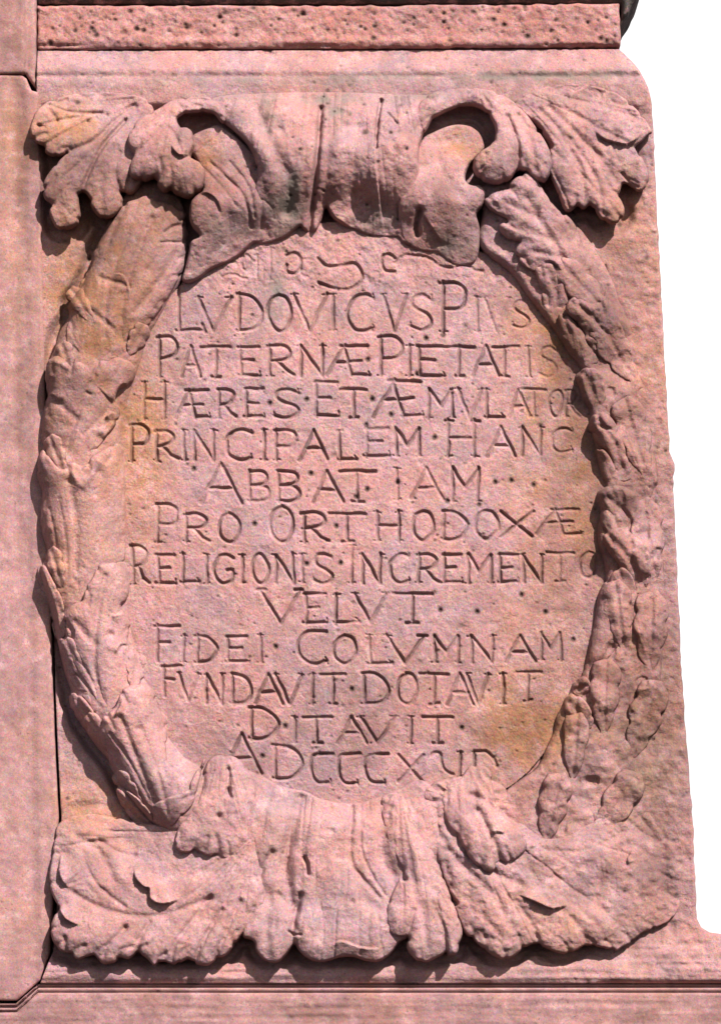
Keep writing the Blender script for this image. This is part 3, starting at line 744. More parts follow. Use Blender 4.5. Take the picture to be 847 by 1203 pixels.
gl(Q('G', [(30, 62), (70, 35), (120, 20), (150, -20), (200, -50), (250, -20), (285, 40), (330, 100), (380, 130), (420, 190), (440, 260), (480, 320), (520, 400), (530, 470), (480, 510), (430, 490), (400, 470), (375, 462), (355, 420),
      (335, 365), (300, 332), (262, 340), (240, 358), (195, 335), (170, 305), (160, 272), (178, 238), (140, 232), (105, 205), (92, 172), (128, 148), (85, 122), (45, 95)]), gr_h, 13,
   [('c', Q('G', [(470, 470), (330, 270), (200, 60)]), 5, 4), ('c', Q('G', [(300, 230), (180, 190)]), 5, 3), ('c', Q('G', [(360, 310), (230, 280)]), 4, 3), ('c', Q('G', [(240, 140), (110, 80)]), 5, 3),
    ('s', Q('G', [(270, 320), (310, 325), (350, 380), (380, 460)]), 9, 7, -1), ('c', Q('G', [(330, 250), (380, 180)]), 4, 3), ('c', Q('G', [(240, 140), (260, 20)]), 4, 3), ('b', 655, 315, 6, 3)], w=6, wamp=1.2, under=3)
gl(Q('G', [(240, 358), (262, 335), (310, 335), (345, 380), (368, 440), (372, 490), (350, 525), (318, 540), (285, 520), (270, 470), (262, 420)]), gr_h, 6, [('c', Q('G', [(330, 520), (320, 430), (290, 360)]), 4, 2)], w=6)
gl(Q('G', [(366, 522), (380, 485), (410, 470), (470, 495), (530, 480), (580, 550), (610, 620), (620, 700), (590, 730), (540, 710), (505, 705), (470, 690), (445, 655), (442, 610), (410, 570)]), gr_h, 11,
   [('c', Q('G', [(590, 710), (500, 580), (400, 500)]), 4, 4), ('v', Q('G', [(445, 650), (480, 690), (500, 705)]), 4, 4), ('c', Q('G', [(540, 640), (460, 620)]), 5, 3)], w=6, wamp=1.3)
gl(Q('G', [(335, 548), (362, 538), (400, 565), (440, 610), (450, 655), (480, 692), (500, 720), (478, 752), (435, 768), (395, 720), (360, 650)]), gr_h, 4, [('r', Q('G', [(370, 560), (430, 650), (460, 740)]), 6, 3)], w=6)
gl(Q('G', [(408, 795), (425, 770), (460, 758), (500, 772), (522, 810), (528, 870), (545, 930), (515, 948), (492, 935), (470, 925), (448, 890), (432, 850)]), gr_h, 9,
   [('c', Q('G', [(500, 930), (480, 860), (450, 800)]), 5, 4), ('c', Q('G', [(510, 880), (500, 800)]), 3, 2)], w=6)
gl(Q('G', [(472, 965), (490, 948), (530, 948), (570, 990), (600, 1060), (620, 1130), (640, 1200), (600, 1220), (572, 1180), (545, 1110), (510, 1080), (480, 1040), (462, 1000)]), gr_h, 9,
   [('c', Q('G', [(600, 1180), (560, 1060), (500, 980)]), 3, 3), ('v', Q('G', [(500, 1000), (550, 1015)]), 3, 3)], w=6)
gl(Q('G', [(488, 1098), (510, 1092), (545, 1125), (575, 1190), (580, 1250), (560, 1262), (530, 1230), (505, 1170)]), gr_h, 6, [('c', Q('G', [(510, 1110), (560, 1230)]), 4, 2)], w=6)
gl(Q('H', [(383, 135), (400, 115), (440, 105), (490, 112), (530, 145), (552, 200), (560, 260), (520, 290), (480, 270), (440, 268), (425, 245), (405, 215), (388, 185)]), gr_h, 10,
   [('c', Q('H', [(530, 270), (480, 200), (420, 150)]), 4, 3.5), ('c', Q('H', [(480, 200), (470, 130)]), 3, 2), ('v', Q('H', [(395, 190), (430, 215)]), 3, 4)], w=6)
gl(Q('H', [(402, 300), (420, 275), (460, 262), (510, 280), (560, 320), (580, 400), (570, 470), (530, 500), (495, 450), (470, 415), (450, 380), (425, 350)]), gr_h, 10,
   [('c', Q('H', [(550, 480), (500, 380), (430, 300)]), 4, 3.5), ('c', Q('H', [(510, 390), (500, 300)]), 3, 2)], w=6)
gl(Q('H', [(430, 460), (440, 430), (475, 410), (510, 440), (530, 500), (520, 560), (490, 540), (460, 520)]), gr_h, 5, [], w=6)
gl(Q('H', [(415, 462), (428, 500), (445, 560), (470, 620), (468, 680), (440, 720), (400, 765), (365, 800), (340, 812), (330, 792), (350, 740), (362, 680), (375, 600), (385, 530), (398, 485)]), gr_h, 3,
   [('r', Q('H', [(415, 480), (420, 600), (380, 740)]), 8, 4)], w=8, wamp=0.5)
gl(Q('H', [(288, 852), (305, 825), (335, 815), (352, 832), (358, 865), (330, 885), (300, 880)]), gr_h, 8, [('c', Q('H', [(300, 860), (345, 850)]), 3, 3)], w=5)
gl(Q('H', [(262, 900), (285, 880), (320, 890), (350, 925), (368, 975), (350, 1010), (310, 1020), (280, 1000), (262, 950)]), gr_h, 7, [('c', Q('H', [(285, 910), (340, 1000)]), 4, 3)], w=6)

extra(gar_r, gr_h, [
    (716, 372, 135, 88, 25, 3, 11), (746, 450, 122, 88, 26, 3, 9), (758, 560, 106, 96, 27, 3, 9), (768, 680, 98, 96, 26, 3, 9), (736, 660, 108, 70, 20, 2, 10),
    (762, 790, 88, 96, 27, 3, 9), (732, 765, 98, 84, 23, 3, 12), (742, 890, 72, 96, 27, 3, 10), (708, 862, 88, 88, 24, 3, 13),
    (672, 915, 86, 78, 20, 2, 12), (700, 985, 58, 92, 26, 3, 11), (640, 990, 78, 84, 24, 3, 13)], wamp=1.0, edge=0.30)

# ---- top collar, scrolls and acanthus leaves
def carved(name, outline, ctrl, fs=(), w=8, sig=26, step=1.2, under=4.5, floor=-17, wamp=0.9, parent=relief, pit=0.8, mode=2.0, label=None, flute=None):
    if flute: fs = list(fs) + [flute]
    if name == 'acanthus_leaf':
        outline, f2 = scallop(outline, 27, 2.0, (flute[1], flute[2]), int(flute[1])); fs = fs + f2
        smk = 0
    else: smk = 4
    def hf(x, y, s):
        h = blend(ctrl, x, y, sig)
        h = feats(h, x, y, fs)
        return h * (0.46 + 0.30 * dome(s, w * 0.36, mode) + 0.26 * dome(s, w * 3.0, 1.7))
    o = P(name, parent, outline, hf, step=step, floor=floor, under=under, wamp=wamp, pit=pit, smooth_k=smk)
    CH.append(outline)
    if label: o['label'] = label
    return o

carved('acanthus_leaf', Q('A', [(140, 500), (128, 545), (145, 590), (190, 612), (195, 640), (235, 656), (268, 645), (282, 642), (230, 695), (190, 755), (184, 800), (192, 832), (213, 850), (212, 895), (235, 945), (262, 958), (305, 950), (335, 918),
        (332, 870), (328, 830), (345, 800), (372, 822), (385, 868), (420, 908), (465, 908), (500, 880), (514, 845), (500, 800), (540, 812), (568, 795), (600, 740), (620, 660), (640, 560), (640, 470), (600, 410), (480, 385), (330, 388), (210, 420), (155, 465)]),
       Q('A', [(150, 540, 26), (235, 600, 28), (220, 450, 8), (340, 400, 3), (480, 395, 2), (600, 420, 4), (350, 520, 18), (240, 880, 32), (260, 720, 30), (430, 850, 32), (400, 680, 26), (540, 770, 26), (560, 600, 22), (620, 500, 14)]),
       [('c', Q('A', [(282, 642), (400, 590), (480, 500), (560, 440)]), 3.2, 5), ('c', Q('A', [(345, 800), (385, 700), (440, 600), (520, 500)]), 2.6, 6), ('c', Q('A', [(500, 800), (480, 720), (500, 640)]), 3, 4),
        ('c', Q('A', [(250, 900), (290, 750), (380, 620)]), 6, 2.0), ('c', Q('A', [(430, 880), (430, 740), (480, 620)]), 5, 2.5), ('c', Q('A', [(160, 530), (280, 500), (420, 470)]), 2.5, 3), ('c', Q('A', [(190, 610), (290, 550), (400, 490)]), 2, 2.5),
        ('c', Q('A', [(210, 440), (300, 470), (420, 470)]), 2, 2.5), ('b', 104, 145, 2.5, -3.5), ('b', 126, 136, 2.2, -3), ('v', Q('A', [(165, 528), (190, 535)]), 2.5, 4), ('c', Q('A', [(205, 455), (240, 510)]), 3, 3)], w=7, sig=22, under=5,
       flute=('f', 178, 112, 1.8, 9), label='three fingered leaf in the upper left corner of the relief')
volL = carved('scroll', Q('B', [(300, 215), (370, 180), (420, 170), (500, 230), (600, 330), (640, 420), (650, 560), (620, 650), (560, 658), (530, 682), (490, 715), (440, 742), (380, 770), (330, 808), (290, 826), (262, 812), (275, 760), (290, 700), (300, 655),
        (336, 634), (308, 600), (294, 560), (298, 500), (320, 468), (350, 440), (330, 330), (290, 270)]),
       Q('B', [(330, 220, 10), (370, 250, 16), (430, 300, 24), (480, 400, 33), (440, 500, 40), (350, 540, 42), (380, 640, 40), (330, 720, 33), (290, 800, 20), (560, 400, 40), (580, 520, 42), (520, 620, 33), (480, 700, 12), (600, 650, 8), (380, 760, 14), (540, 660, 10), (560, 340, 26)]),
       [('s', Q('B', [(320, 468), (370, 468), (410, 500), (430, 560)]), 9, 5, -1), ('c', Q('B', [(380, 330), (450, 400), (520, 480), (550, 600)]), 2, 3.0), ('c', Q('B', [(350, 350), (420, 430), (490, 520)]), 1.8, 1.6),
        ('c', Q('B', [(560, 380), (590, 470), (590, 600)]), 3, 2.5), ('c', Q('B', [(460, 330), (540, 440), (565, 560)]), 2, 2), ('c', Q('B', [(400, 700), (450, 640), (460, 560)]), 6, 3)], w=10, sig=16,
       flute=('f', 330, 100, 1.4, 12), label='left scroll of the collar, tan inside its hollow')
volR = carved('scroll', Q('C', [(545, 235), (600, 195), (680, 165), (750, 172), (790, 205), (808, 262), (780, 300), (745, 335), (728, 390), (745, 418), (790, 424), (812, 455), (800, 510), (775, 545), (788, 600), (786, 680), (762, 742), (690, 752), (650, 730),
        (610, 700), (540, 690), (480, 660), (455, 600), (450, 500), (480, 380)]),
       Q('C', [(600, 220, 12), (690, 190, 8), (770, 220, 9), (760, 280, 14), (640, 330, 26), (560, 330, 34), (700, 400, 30), (620, 460, 42), (520, 500, 44), (760, 470, 36), (700, 550, 38), (620, 590, 28), (700, 630, 22), (520, 610, 22), (700, 730, 10), (560, 690, 10), (770, 640, 22), (630, 700, 10), (480, 650, 14), (500, 420, 44)]),
       [('c', Q('C', [(540, 535), (525, 590), (530, 625)]), 3.2, 12), ('s', Q('C', [(545, 540), (600, 620), (640, 680)]), 10, 4, -1), ('v', Q('C', [(800, 520), (770, 560)]), 2.5, 5), ('c', Q('C', [(600, 250), (640, 400), (720, 480)]), 6, 3),
        ('b', 524, 168, 14, -5)], w=9, sig=16, flute=('f', 500, 60, 1.2, 12), label='right scroll of the collar, tan inside its hollow')
carved('collar', [(250, 116), (300, 110), (380, 108), (450, 110), (505, 113), (545, 114), (525, 126), (507, 142), (497, 160), (492, 185), (495, 230), (490, 262), (480, 285), (472, 286), (467, 280), (448, 279), (430, 277), (417, 271), (400, 264), (389, 255), (383, 245),
        (378, 258), (372, 271), (364, 274), (356, 270), (352, 267), (338, 278), (321, 285), (302, 287), (294, 270), (297, 235), (303, 210), (300, 194), (292, 175), (276, 157), (262, 145), (251, 132)],
       [(260, 122, 14), (300, 113, 3), (380, 110, 1), (450, 110, 1), (520, 115, 14), (280, 140, 34), (320, 150, 36), (380, 145, 32), (440, 145, 32), (490, 145, 34), (310, 190, 54), (350, 190, 53), (400, 190, 51), (460, 185, 54), (320, 224, 50), (350, 224, 50), (400, 220, 46), (460, 220, 50), (480, 238, 38), (300, 238, 40),
        (320, 260, 22), (350, 252, 24), (364, 258, 26), (410, 252, 21), (445, 256, 22), (480, 266, 20), (310, 282, 8), (430, 275, 6), (465, 279, 8), (365, 273, 12), (325, 274, 13), (440, 270, 12), (395, 254, 18)],
       [('c', [(377, 128), (374, 180), (370, 220), (364, 272)], 3.2, 11), ('v', [(448, 118), (444, 140), (441, 180)], 3.2, 11), ('s', [(441, 165), (443, 215), (452, 278)], 16, 6, 1), ('c', [(302, 128), (321, 179), (342, 222), (338, 250)], 7, 6),
        ('c', [(383, 245), (384, 215), (386, 180)], 4, 3), ('s', [(383, 238), (392, 256), (410, 268)], 8, 5, -1), ('b', 396, 133, 6, -4), ('b', 330, 158, 5, -4), ('b', 498, 134, 7, -4), ('c', [(420, 130), (412, 200), (420, 262)], 9, 4),
        ('r', [(298, 165), (318, 215), (322, 262)], 8, 3), ('v', [(455, 136), (466, 150)], 2.5, 4), ('v', [(467, 245), (468, 262)], 2.0, 4)], w=7, sig=17, under=3, wamp=1.3, pit=1.4, flute=('f', 400, -300, 1.6, 60), label='fluted collar draped over the top of the tablet')
carved('acanthus_leaf', Q('B', [(170, 100), (100, 140), (55, 195), (40, 235), (44, 265), (62, 300), (48, 365), (58, 398), (110, 410), (150, 398), (165, 430), (190, 456), (215, 452), (240, 464), (290, 482), (322, 466), (350, 440), (360, 390), (348, 345), (310, 322), (298, 308),
        (314, 265), (308, 225), (296, 195), (255, 180), (240, 158), (248, 138), (280, 122), (320, 118), (370, 118), (400, 128), (430, 165), (452, 150), (430, 100), (380, 60), (300, 55), (220, 70)]),
       Q('B', [(180, 90, 8), (300, 60, 6), (380, 70, 14), (270, 145, 44), (340, 105, 36), (400, 115, 36), (70, 220, 36), (80, 340, 44), (150, 250, 46), (220, 380, 50), (290, 430, 50), (330, 380, 48), (290, 250, 48), (200, 170, 30)]),
       [('s', Q('B', [(222, 270), (235, 300), (262, 318), (300, 308)]), 9, 8, -1), ('c', Q('B', [(150, 398), (165, 345)]), 4, 3), ('c', Q('B', [(62, 300), (130, 260), (190, 190)]), 4, 3), ('c', Q('B', [(250, 460), (255, 430)]), 4, 2),
        ('c', Q('B', [(215, 200), (250, 260), (262, 300)]), 3, 2.5)], w=8, sig=17, under=6, flute=('f', 205, 118, 1.2, 7), label='curled leaf between the upper left leaf and the collar')
carved('acanthus_leaf', [(497, 158), (507, 143), (521, 134), (538, 127), (555, 126), (570, 133), (579, 146), (582, 160), (576, 174), (562, 184), (555, 196), (559, 209), (571, 218), (585, 219), (598, 214), (607, 203), (618, 206), (629, 215), (639, 216), (646, 203), (647, 188),
        (640, 170), (627, 149), (615, 133), (595, 116), (560, 106), (520, 108), (498, 118), (485, 140)],
       [(500, 140, 34), (520, 122, 32), (560, 115, 30), (540, 108, 12), (600, 122, 12), (590, 150, 40), (592, 180, 48), (575, 200, 48), (620, 180, 40), (635, 205, 38), (615, 145, 20), (570, 122, 34)],
       [('c', [(607, 203), (607, 175), (596, 140)], 3, 7), ('c', [(590, 210), (592, 180), (584, 150)], 5, -2), ('c', [(628, 205), (622, 170), (608, 140)], 4, 3), ('b', 569, 187, 2.5, -4), ('v', [(560, 207), (575, 196)], 2, 2)], w=9, sig=17, under=7,
       flute=('f', 560, 100, 1.2, 7), label='hooked leaf curling over the right scroll')
carved('acanthus_leaf', Q('D', [(245, 400), (272, 440), (292, 480), (288, 560), (305, 600), (325, 650), (345, 692), (380, 674), (400, 682), (420, 668), (440, 690), (458, 715), (495, 730), (524, 712), (530, 680), (516, 640), (524, 600), (545, 600), (575, 624), (602, 606),
        (610, 570), (592, 520), (565, 482), (590, 458), (606, 440), (622, 432), (602, 395), (565, 350), (500, 300), (400, 275), (300, 278), (230, 300), (180, 340)]),
       Q('D', [(300, 290, 3), (400, 280, 1), (500, 300, 2), (220, 340, 10), (560, 350, 8), (600, 420, 14), (520, 440, 19), (420, 420, 15), (300, 430, 20), (360, 540, 24), (400, 640, 30), (340, 640, 30), (480, 690, 32), (500, 600, 24), (590, 580, 20), (540, 540, 16)]),
       [('s', Q('D', [(430, 425), (460, 455), (500, 470), (545, 474), (590, 440)]), 10, 7, -1), ('v', Q('D', [(238, 402), (262, 430), (292, 478)]), 4.5, 12), ('c', Q('D', [(518, 640), (470, 540), (370, 430), (290, 350)]), 4, 3.5), ('c', Q('D', [(400, 680), (390, 560), (320, 430), (260, 360)]), 4, 3.5),
        ('c', Q('D', [(560, 480), (450, 420), (340, 350)]), 3, 3), ('v', Q('D', [(525, 570), (550, 600), (575, 612)]), 3, 4), ('c', Q('D', [(600, 400), (480, 350), (350, 320)]), 3, 2), ('c', Q('D', [(460, 700), (440, 590), (350, 450)]), 3, 2), ('v', Q('D', [(490, 470), (520, 440)]), 3, 3)],
       w=7, sig=22, under=5, wamp=1.4, flute=('f', 596, 96, 1.8, 9), label='spreading leaf in the upper right corner of the relief')

# ---- lower leaves
carved('acanthus_leaf', Q('I', [(196, 195), (184, 240), (174, 310), (166, 380), (178, 430), (200, 475), (184, 500), (172, 540), (182, 585), (205, 612), (240, 625), (262, 642), (300, 630), (325, 636), (345, 656), (380, 652), (405, 636), (430, 640), (460, 622), (492, 640), (515, 662), (545, 648), (575, 658), (600, 652),
        (628, 640), (650, 656), (690, 662), (722, 640), (750, 628), (775, 600), (805, 560), (845, 520), (880, 460), (870, 300), (850, 150), (780, 90), (700, 120), (600, 190), (500, 195), (440, 185), (330, 165), (255, 165)]),
       Q('I', [(220, 190, 5), (330, 175, 3), (440, 200, 6), (210, 280, 16), (190, 380, 24), (290, 270, 20), (260, 400, 28), (200, 550, 34), (330, 590, 38), (450, 600, 40), (560, 620, 42), (700, 620, 42), (360, 420, 26), (480, 480, 32), (640, 480, 36), (800, 480, 42), (560, 300, 20), (700, 250, 24), (820, 300, 38)]),
       [('s', Q('I', [(205, 295), (200, 350), (215, 390), (235, 408)]), 12, 9, -1), ('s', Q('I', [(190, 450), (215, 500), (245, 522), (272, 530)]), 12, 10, -1), ('s', Q('I', [(447, 325), (452, 370), (480, 402), (500, 408), (502, 440), (530, 458), (570, 455), (605, 440)]), 14, 9, -1),
        ('c', Q('I', [(345, 656), (360, 600), (420, 540)]), 3, 4), ('c', Q('I', [(460, 622), (470, 570), (500, 520)]), 3, 4), ('c', Q('I', [(575, 658), (580, 600), (620, 540), (700, 440)]), 3, 4), ('c', Q('I', [(650, 656), (670, 590), (740, 480)]), 3, 4), ('c', Q('I', [(722, 640), (750, 560), (800, 450)]), 3, 3.5),
        ('c', Q('I', [(222, 620), (220, 570)]), 3, 4), ('c', Q('I', [(240, 420), (360, 480), (520, 500), (700, 440)]), 4, 3), ('c', Q('I', [(250, 230), (330, 280), (380, 380)]), 5, 3), ('c', Q('I', [(290, 330), (330, 400), (420, 470)]), 2.5, 2.5), ('c', Q('I', [(330, 250), (400, 290), (450, 300)]), 3, 3),
        ('b', 148, 1090, 4, -3), ('r', Q('I', [(240, 240), (290, 215), (350, 230)]), 6, 3)], w=7, sig=20, under=6, wamp=0.9, pit=0.6, flute=('f', 300, 985, 2.0, 10), label='broad scalloped leaf in the lower left corner of the relief')
carved('acanthus_leaf', [(207, 985), (206, 994), (212, 1001), (221, 1003), (230, 1000), (239, 1004), (247, 1007), (258, 1006), (270, 1013), (281, 1008), (290, 998), (299, 990), (303, 970), (302, 940), (297, 915), (280, 893), (262, 888), (247, 893), (238, 912), (234, 932), (224, 955), (212, 970)],
       [(215, 990, 34), (245, 1000, 38), (275, 1003, 40), (290, 960, 40), (250, 960, 34), (270, 920, 32), (245, 920, 30), (280, 895, 22), (250, 895, 22)],
       [('c', [(269, 905), (269, 922), (268, 935)], 3, 6), ('v', [(269, 928), (272, 938)], 3, 5), ('b', 258, 960, 3.5, -8), ('c', [(239, 1004), (245, 985)], 3, 3), ('c', [(258, 1005), (256, 985)], 3, 3), ('v', [(242, 900), (238, 925), (232, 945)], 3, 5), ('b', 297, 983, 3, -4)], w=8, sig=14, under=5, pit=0.6,
       flute=('f', 262, 870, 1.2, 10), label='small curled leaf above the lower left leaf')
carved('drapery', Q('J', [(100, 70), (60, 130), (100, 300), (190, 450), (200, 525), (172, 610), (148, 680), (150, 722), (178, 732), (195, 745), (200, 775), (235, 812), (280, 820), (315, 790), (345, 752), (365, 778), (400, 806), (440, 818), (480, 812), (520, 800), (570, 798), (620, 814), (665, 816), (710, 790), (748, 742),
        (800, 700), (900, 500), (900, 300), (880, 160), (820, 120), (740, 155), (680, 180), (600, 205), (520, 208), (440, 190), (390, 165), (300, 145), (220, 105), (160, 80)]),
       Q('J', [(150, 110, 20), (300, 160, 20), (430, 200, 20), (560, 220, 20), (700, 190, 22), (800, 150, 24), (200, 300, 36), (300, 320, 34), (440, 320, 38), (560, 340, 38), (660, 340, 34), (200, 480, 36), (300, 520, 32), (380, 520, 38), (520, 520, 40), (640, 500, 34),
              (190, 680, 42), (250, 740, 46), (310, 700, 40), (420, 740, 44), (520, 700, 40), (600, 770, 44), (700, 760, 40), (520, 780, 44), (800, 500, 30), (820, 300, 36)]),
       [('c', Q('J', [(370, 190), (335, 330), (310, 440), (330, 560), (345, 620)]), 7, 9), ('v', Q('J', [(385, 420), (395, 445), (398, 480)]), 3.5, 8), ('c', Q('J', [(345, 752), (338, 700), (350, 640), (370, 560)]), 3.5, 8), ('c', Q('J', [(200, 525), (215, 480), (260, 400)]), 4, 6),
        ('c', Q('J', [(565, 220), (560, 420), (600, 490), (670, 570)]), 3, 3.5), ('c', Q('J', [(600, 200), (600, 380), (640, 480), (690, 560)]), 2, 2), ('c', Q('J', [(290, 560), (330, 640), (360, 700)]), 4, 4), ('c', Q('J', [(250, 800), (240, 700), (250, 560)]), 6, 4),
        ('s', Q('J', [(470, 770), (520, 735), (600, 760), (680, 765)]), 8, 5, 1), ('c', Q('J', [(690, 260), (680, 400), (720, 480)]), 8, 7), ('r', Q('J', [(270, 180), (260, 330), (240, 500)]), 8, 3), ('b', 390, 977, 4, -3), ('b', 414, 1061, 3, -4), ('c', Q('J', [(440, 720), (450, 620), (430, 500)]), 7, 3),
        ('v', Q('J', [(325, 700), (345, 712), (370, 712)]), 2.5, 5)], w=8, sig=15, under=6, wamp=0.8, pit=0.6, flute=('f', 400, 560, 2.0, 40), label='fluted drapery below the tablet, flaring out at its foot')
carved('acanthus_leaf', Q('K', [(400, 688), (440, 728), (490, 772), (545, 804), (590, 796), (640, 760), (682, 746), (740, 772), (790, 784), (835, 770), (870, 752), (930, 760), (985, 772), (1010, 758), (1045, 742), (1085, 706), (1140, 684), (1195, 655), (1230, 600), (1240, 500), (1240, 380),
        (1200, 270), (1130, 220), (1040, 210), (940, 260), (830, 315), (720, 345), (620, 270), (560, 150), (450, 110), (330, 120), (250, 170), (260, 300), (330, 500)]),
       [(600, 1110, 42), (560, 1050, 40), (570, 1095, 42), (650, 1005, 24), (640, 1080, 30), (700, 1095, 30), (660, 1112, 34), (790, 980, -2), (760, 1085, 12), (795, 1060, -1), (795, 1020, 0), (620, 950, 18), (520, 940, 28), (520, 1000, 34), (745, 950, -2), (700, 955, 4), (690, 1030, 22), (740, 1040, 17), (700, 970, 12), (600, 1010, 34), (560, 980, 34), (575, 920, 20)],
       [('s', [(606, 1051), (629, 1061), (647, 1068), (668, 1064)], 12, 9, -1), ('s', [(737, 1018), (736, 1010), (743, 997)], 9, 6, 1), ('v', [(518, 1040), (525, 1050), (534, 1062)], 4.5, 13), ('c', [(508, 970), (535, 1010), (575, 1050), (600, 1090)], 5, 4), ('c', [(520, 965), (560, 1015), (610, 1040)], 5, 4),
        ('c', [(629, 1109), (625, 1090), (605, 1060)], 4, 4), ('c', [(687, 1110), (680, 1090), (660, 1070)], 4, 3), ('r', [(700, 1000), (740, 985), (770, 1000)], 8, 4), ('c', [(640, 1000), (690, 1000), (730, 980)], 4, 3), ('r', [(760, 960), (785, 990), (790, 1030)], 7, 4), ('c', [(770, 960), (782, 985)], 4, 3),
        ('c', [(560, 1100), (590, 1105), (565, 1075)], 4, 2), ('c', [(720, 1085), (700, 1060), (705, 1035)], 6, 3)], w=7, sig=22, under=6, wamp=1.5, pit=0.8, flute=('f', 540, 940, 2.0, 9), label='wide worn leaf in the lower right corner of the relief')
carved('acanthus_leaf', Q('K', [(155, 505), (128, 560), (110, 620), (112, 680), (130, 712), (160, 722), (190, 722), (190, 765), (225, 808), (262, 816), (300, 800), (334, 782), (345, 790), (375, 785), (388, 745), (400, 700), (385, 640), (365, 590), (330, 500), (290, 400), (250, 300), (200, 200), (150, 170), (90, 190),
        (100, 300), (130, 400), (175, 470)]),
       Q('K', [(120, 210, 26), (180, 220, 28), (200, 340, 42), (150, 360, 36), (230, 460, 44), (170, 560, 46), (150, 660, 50), (260, 640, 48), (250, 780, 50), (350, 740, 46), (360, 640, 44), (310, 520, 42)]),
       [('v', Q('K', [(135, 415), (150, 450), (178, 500)]), 4.5, 14), ('c', Q('K', [(190, 725), (200, 680), (215, 620)]), 3, 3.5), ('c', Q('K', [(335, 780), (330, 700), (300, 620)]), 2.5, 4), ('c', Q('K', [(260, 800), (260, 700), (240, 600)]), 5, 2.5), ('c', Q('K', [(300, 600), (350, 660)]), 3, 2),
        ('r', Q('K', [(190, 240), (220, 380), (230, 480)]), 8, 3)], w=8, sig=17, under=6, wamp=0.7, pit=0.6, flute=('f', 468, 920, 1.6, 16), label='long drooping leaf right of the lower drapery')
carved('acanthus_leaf', Q('K', [(345, 295), (362, 320), (385, 350), (408, 392), (430, 425), (455, 450), (490, 475), (518, 468), (538, 440), (548, 432), (575, 440), (620, 412), (644, 380), (636, 340), (600, 295), (560, 262), (545, 235), (525, 190), (515, 140), (508, 90), (480, 70), (430, 70), (395, 110), (335, 140), (318, 200), (328, 255)]),
       Q('K', [(370, 160, 30), (450, 90, 26), (340, 230, 38), (400, 300, 44), (470, 440, 50), (590, 400, 48), (540, 320, 46), (480, 220, 40), (500, 140, 34), (620, 350, 42)]),
       [('c', Q('K', [(540, 440), (530, 390), (500, 320), (460, 240)]), 4, 5), ('s', Q('K', [(500, 330), (530, 320), (560, 330)]), 8, 4, -1), ('c', Q('K', [(430, 180), (480, 200), (540, 250)]), 4, 4), ('c', Q('K', [(455, 90), (450, 160), (430, 260)]), 6, 4), ('v', Q('K', [(535, 220), (548, 245)]), 3, 4)], w=8, sig=15, under=7, wamp=0.9, pit=0.6,
       flute=('f', 540, 880, 1.5, 10), label='blunt two lobed leaf tip hanging over the lower right leaf')

# ---- the block itself, with the channel the mason drilled round the leaves
_cg_x = np.arange(30, 860, 4.0); _cg_y = np.arange(90, 1180, 4.0)
_CX, _CY = np.meshgrid(_cg_x, _cg_y); _CD = np.full(_CX.shape, 1e9); _CI = np.zeros(_CX.shape, bool)
for o_ in CH + [gl_out]:
    pl_ = np.array(o_, float)[:: (4 if len(o_) > 90 else 1)]
    _CD = np.minimum(_CD, seg_d(_CX, _CY, pl_, True)[0]); _CI |= inside(_CX, _CY, pl_)
_CD = np.where(_CI, -_CD, _CD)
def chan(x, y):
    u = np.clip((x - 30) / 4.0, 0, len(_cg_x) - 1.001); v = np.clip((y - 90) / 4.0, 0, len(_cg_y) - 1.001)
    i = u.astype(int); j = v.astype(int); fu = u - i; fv = v - j
    d = (_CD[j, i] * (1 - fu) + _CD[j, i + 1] * fu) * (1 - fv) + (_CD[j + 1, i] * (1 - fu) + _CD[j + 1, i + 1] * fu) * fv
    k = sm(17, 6, d)
    edge_ = sm(8, 24, y - 110) * (1 - 0.9 * sm(735, 760, x)) * sm(46, 56, x) * (1 - sm(1128, 1146, y))
    fade = 1 - 0.8 * gs(x, y, 720, 930, 70, 50) - 0.7 * sm(660, 720, x) * sm(240, 300, y) - gs(x, y, 120, 958, 110, 22)
    return 15 * k * edge_ * np.clip(fade, 0, 1)
_slab_h = slab_h
def slab_h(x, y, s): return _slab_h(x, y, s) - chan(x, y)
slab = P('block', relief, pp, slab_h, step=1.7, floor=-230, under=0, smooth_k=0, pit=1.0, wamp=lambda x, y: 0.55 + 0.75 * sm(690, 760, x) + 0.25 * sm(120, 60, y), dirt_edge=0.15)


# ================================================================ NEIGHBOURING STONES
def stone(name, label, cat, outline, hf, group=None, mat=M_jamb, step=2.2, depth=-230, **k):
    base = (0, 0, 0)
    ys_ = max(p[1] for p in outline); xs_ = [p[0] for p in outline]
    base = ((sum((min(xs_), max(xs_))) / 2 - CX) * S, 0, (CY - ys_) * S + ZC)
    o = piece(name, None, outline, hf, step=step, floor=depth, under=0, smooth_k=0, mat=mat, org=base, dirt_edge=0.15, **k)
    o.location = base
    o['label'] = label; o['category'] = cat
    if group: o['group'] = group
    return o

def dense(pts, n=6, j=0.35, jx=True):
    o = []
    for i in range(len(pts)):
        a = np.array(pts[i], float); b = np.array(pts[(i + 1) % len(pts)], float)
        m = max(1, int(np.linalg.norm(b - a) / n))
        for t in range(m): o.append(a + (b - a) * t / m + RNG.normal(0, j, 2))
    return o

def er(s, w, a):                       # worn arris
    t = np.clip(s / w, 0, 1); return -a * (1 - np.sqrt(1 - (1 - t) ** 2))

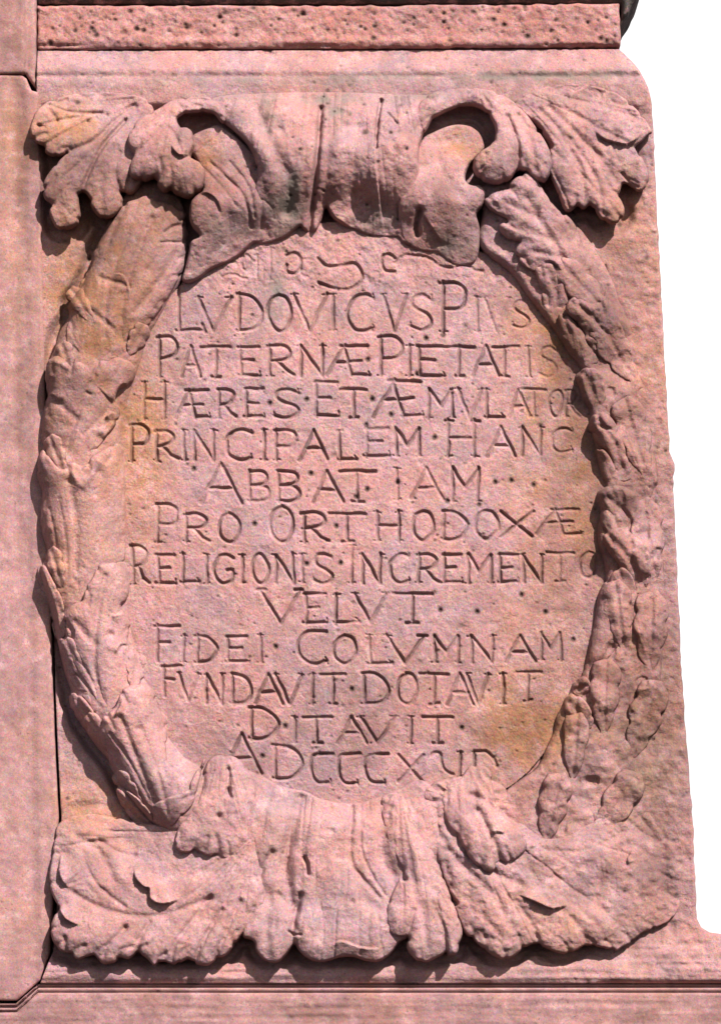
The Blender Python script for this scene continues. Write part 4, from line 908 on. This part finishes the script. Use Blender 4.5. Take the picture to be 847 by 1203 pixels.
def jamb_h(x, y, s):
    t = (y - 90) / 870.0
    x = x - 14 * np.clip(t, 0, 1.2)                       # the arris runs slightly aslant
    h = 2 + 2.0 * sm(16, 4, x) - 1.3 * np.exp(-((x - 22) / 8) ** 2) + 1.6 * sm(24, 36, x) + 0.5 * vnoise(x, y, 44, 77, 2.0)
    return h + er(s, 3, 2)
stone('wall_stone', 'tall dressed pink stone with a vertical moulding left of the relief', 'wall stone',
      dense([(-140, 89.5), (26, 88.0), (31, 92), (37, 106), (44.3, 108), (47.4, 200), (51.4, 400), (55.6, 600), (59.5, 735), (64.5, 880), (68.5, 960), (66, 1000), (58, 1120), (46, 1153), (20, 1176), (-140, 1176)], 8, 0.15), jamb_h,
      wamp=0.5, pit=0.6)
def upper_h(x, y, s):
    return 3 - 7 * sm(27, 31, x) + 0.6 * vnoise(x, y, 40, 78, 3) + er(s, 4, 3)
stone('wall_stone', 'brownish dressed stone in the top left corner above the tall one', 'wall stone',
      dense([(-140, -80), (41.8, -80), (42.0, 102), (33, 90), (29.5, 84), (26, 86), (-140, 87.5)], 8, 0.15), upper_h, wamp=0.4, pit=0.4)
def course_h(x, y, s):
    h = -12 + 1.5 * fbm(x, y, 26, 4, 90) * 0.8 + 0.7 * fbm(x, y, 6, 3, 95)
    return h + er(s, 5, 3) + 2.0 * gs(x, y, 400, 46, 400, 5) - 3.2 * np.exp(-((y - 50.5) / 1.8) ** 2) * sm(-0.2, 0.5, vnoise(x, y, 60, 66))
stone('coping_stone', 'coarse pitted red sandstone course lying above the relief', 'wall stone',
      dense([(43, 3.2), (400, 3.4), (729, 1), (729.5, 20), (730, 35), (729.5, 51.5), (600, 52.2), (400, 53.5), (200, 53.8), (43, 54.5)], 7, 0.5), course_h, mat=M_top, step=1.5, wamp=0.8, pit=1.1)
# the moulding above: only its soffit and its rounded end come into view
def roll_h(x, y, s):
    return -24 + 12 * dome(s, 14)
stone('moulding', 'rounded end of the moulding above the pitted course, shade painted into its stone', 'moulding',
      dense([(41, -80), (768, -80), (760, -30), (750, -8), (743, 1), (740, 10), (735, 17), (731.5, 21), (731.5, 10), (731, -1), (600, -1.2), (400, -1), (200, -1.2), (41, -1)], 6, 0.25), roll_h, mat=M_dark, step=2.0, wamp=0.8, pit=1.0)
def ledge_h(x, y, s):
    h = 13 + 0.6 * vnoise(x, y, 90, 44, 0.06) + 0.3 * vnoise(x, y, 30, 46, 0.1)
    # sunk bead just below the joint, following its mitred return on the left
    yj = np.where(x > 46, 1159.5, np.where(x > 20, 1159.5 + (46 - x) * 0.92, 1183.0))
    d = y - yj
    h = h - 9 * np.exp(-((d - 0.5) / 1.6) ** 2) + 1.2 * np.exp(-((d - 3.2) / 1.6) ** 2) - 6.5 * np.exp(-((d - 6.2) / 1.5) ** 2)
    h = h + 1.5 * np.exp(-((y - 1196) / 3) ** 2) * 0
    return h
stone('ledge_stone', 'long streaky pink ledge stone running under the relief with a grooved edge', 'ledge',
      dense([(-140, 1180), (19, 1180), (45, 1157.6), (960, 1157.6), (960, 1300), (-140, 1300)], 9, 0.0), ledge_h, mat=M_jamb, step=1.5, wamp=0.5, pit=0.4)
# bedding behind the joints, so that no daylight shows through them
def core_h(x, y, s): return -40 + 0 * x
core = stone('mortar_bedding', 'shadowed mortar bedding seen only in the joints between the stones', 'mortar',
      [(-130, -70), (720, -70), (722, 40), (722, 70), (750, 120), (765, 500), (800, 1090), (950, 1120), (950, 1290), (-130, 1290)], core_h, mat=M_dark, step=12, wamp=0.5, pit=0.0, depth=-225)
core['kind'] = 'structure'
bpy.context.view_layer.update()
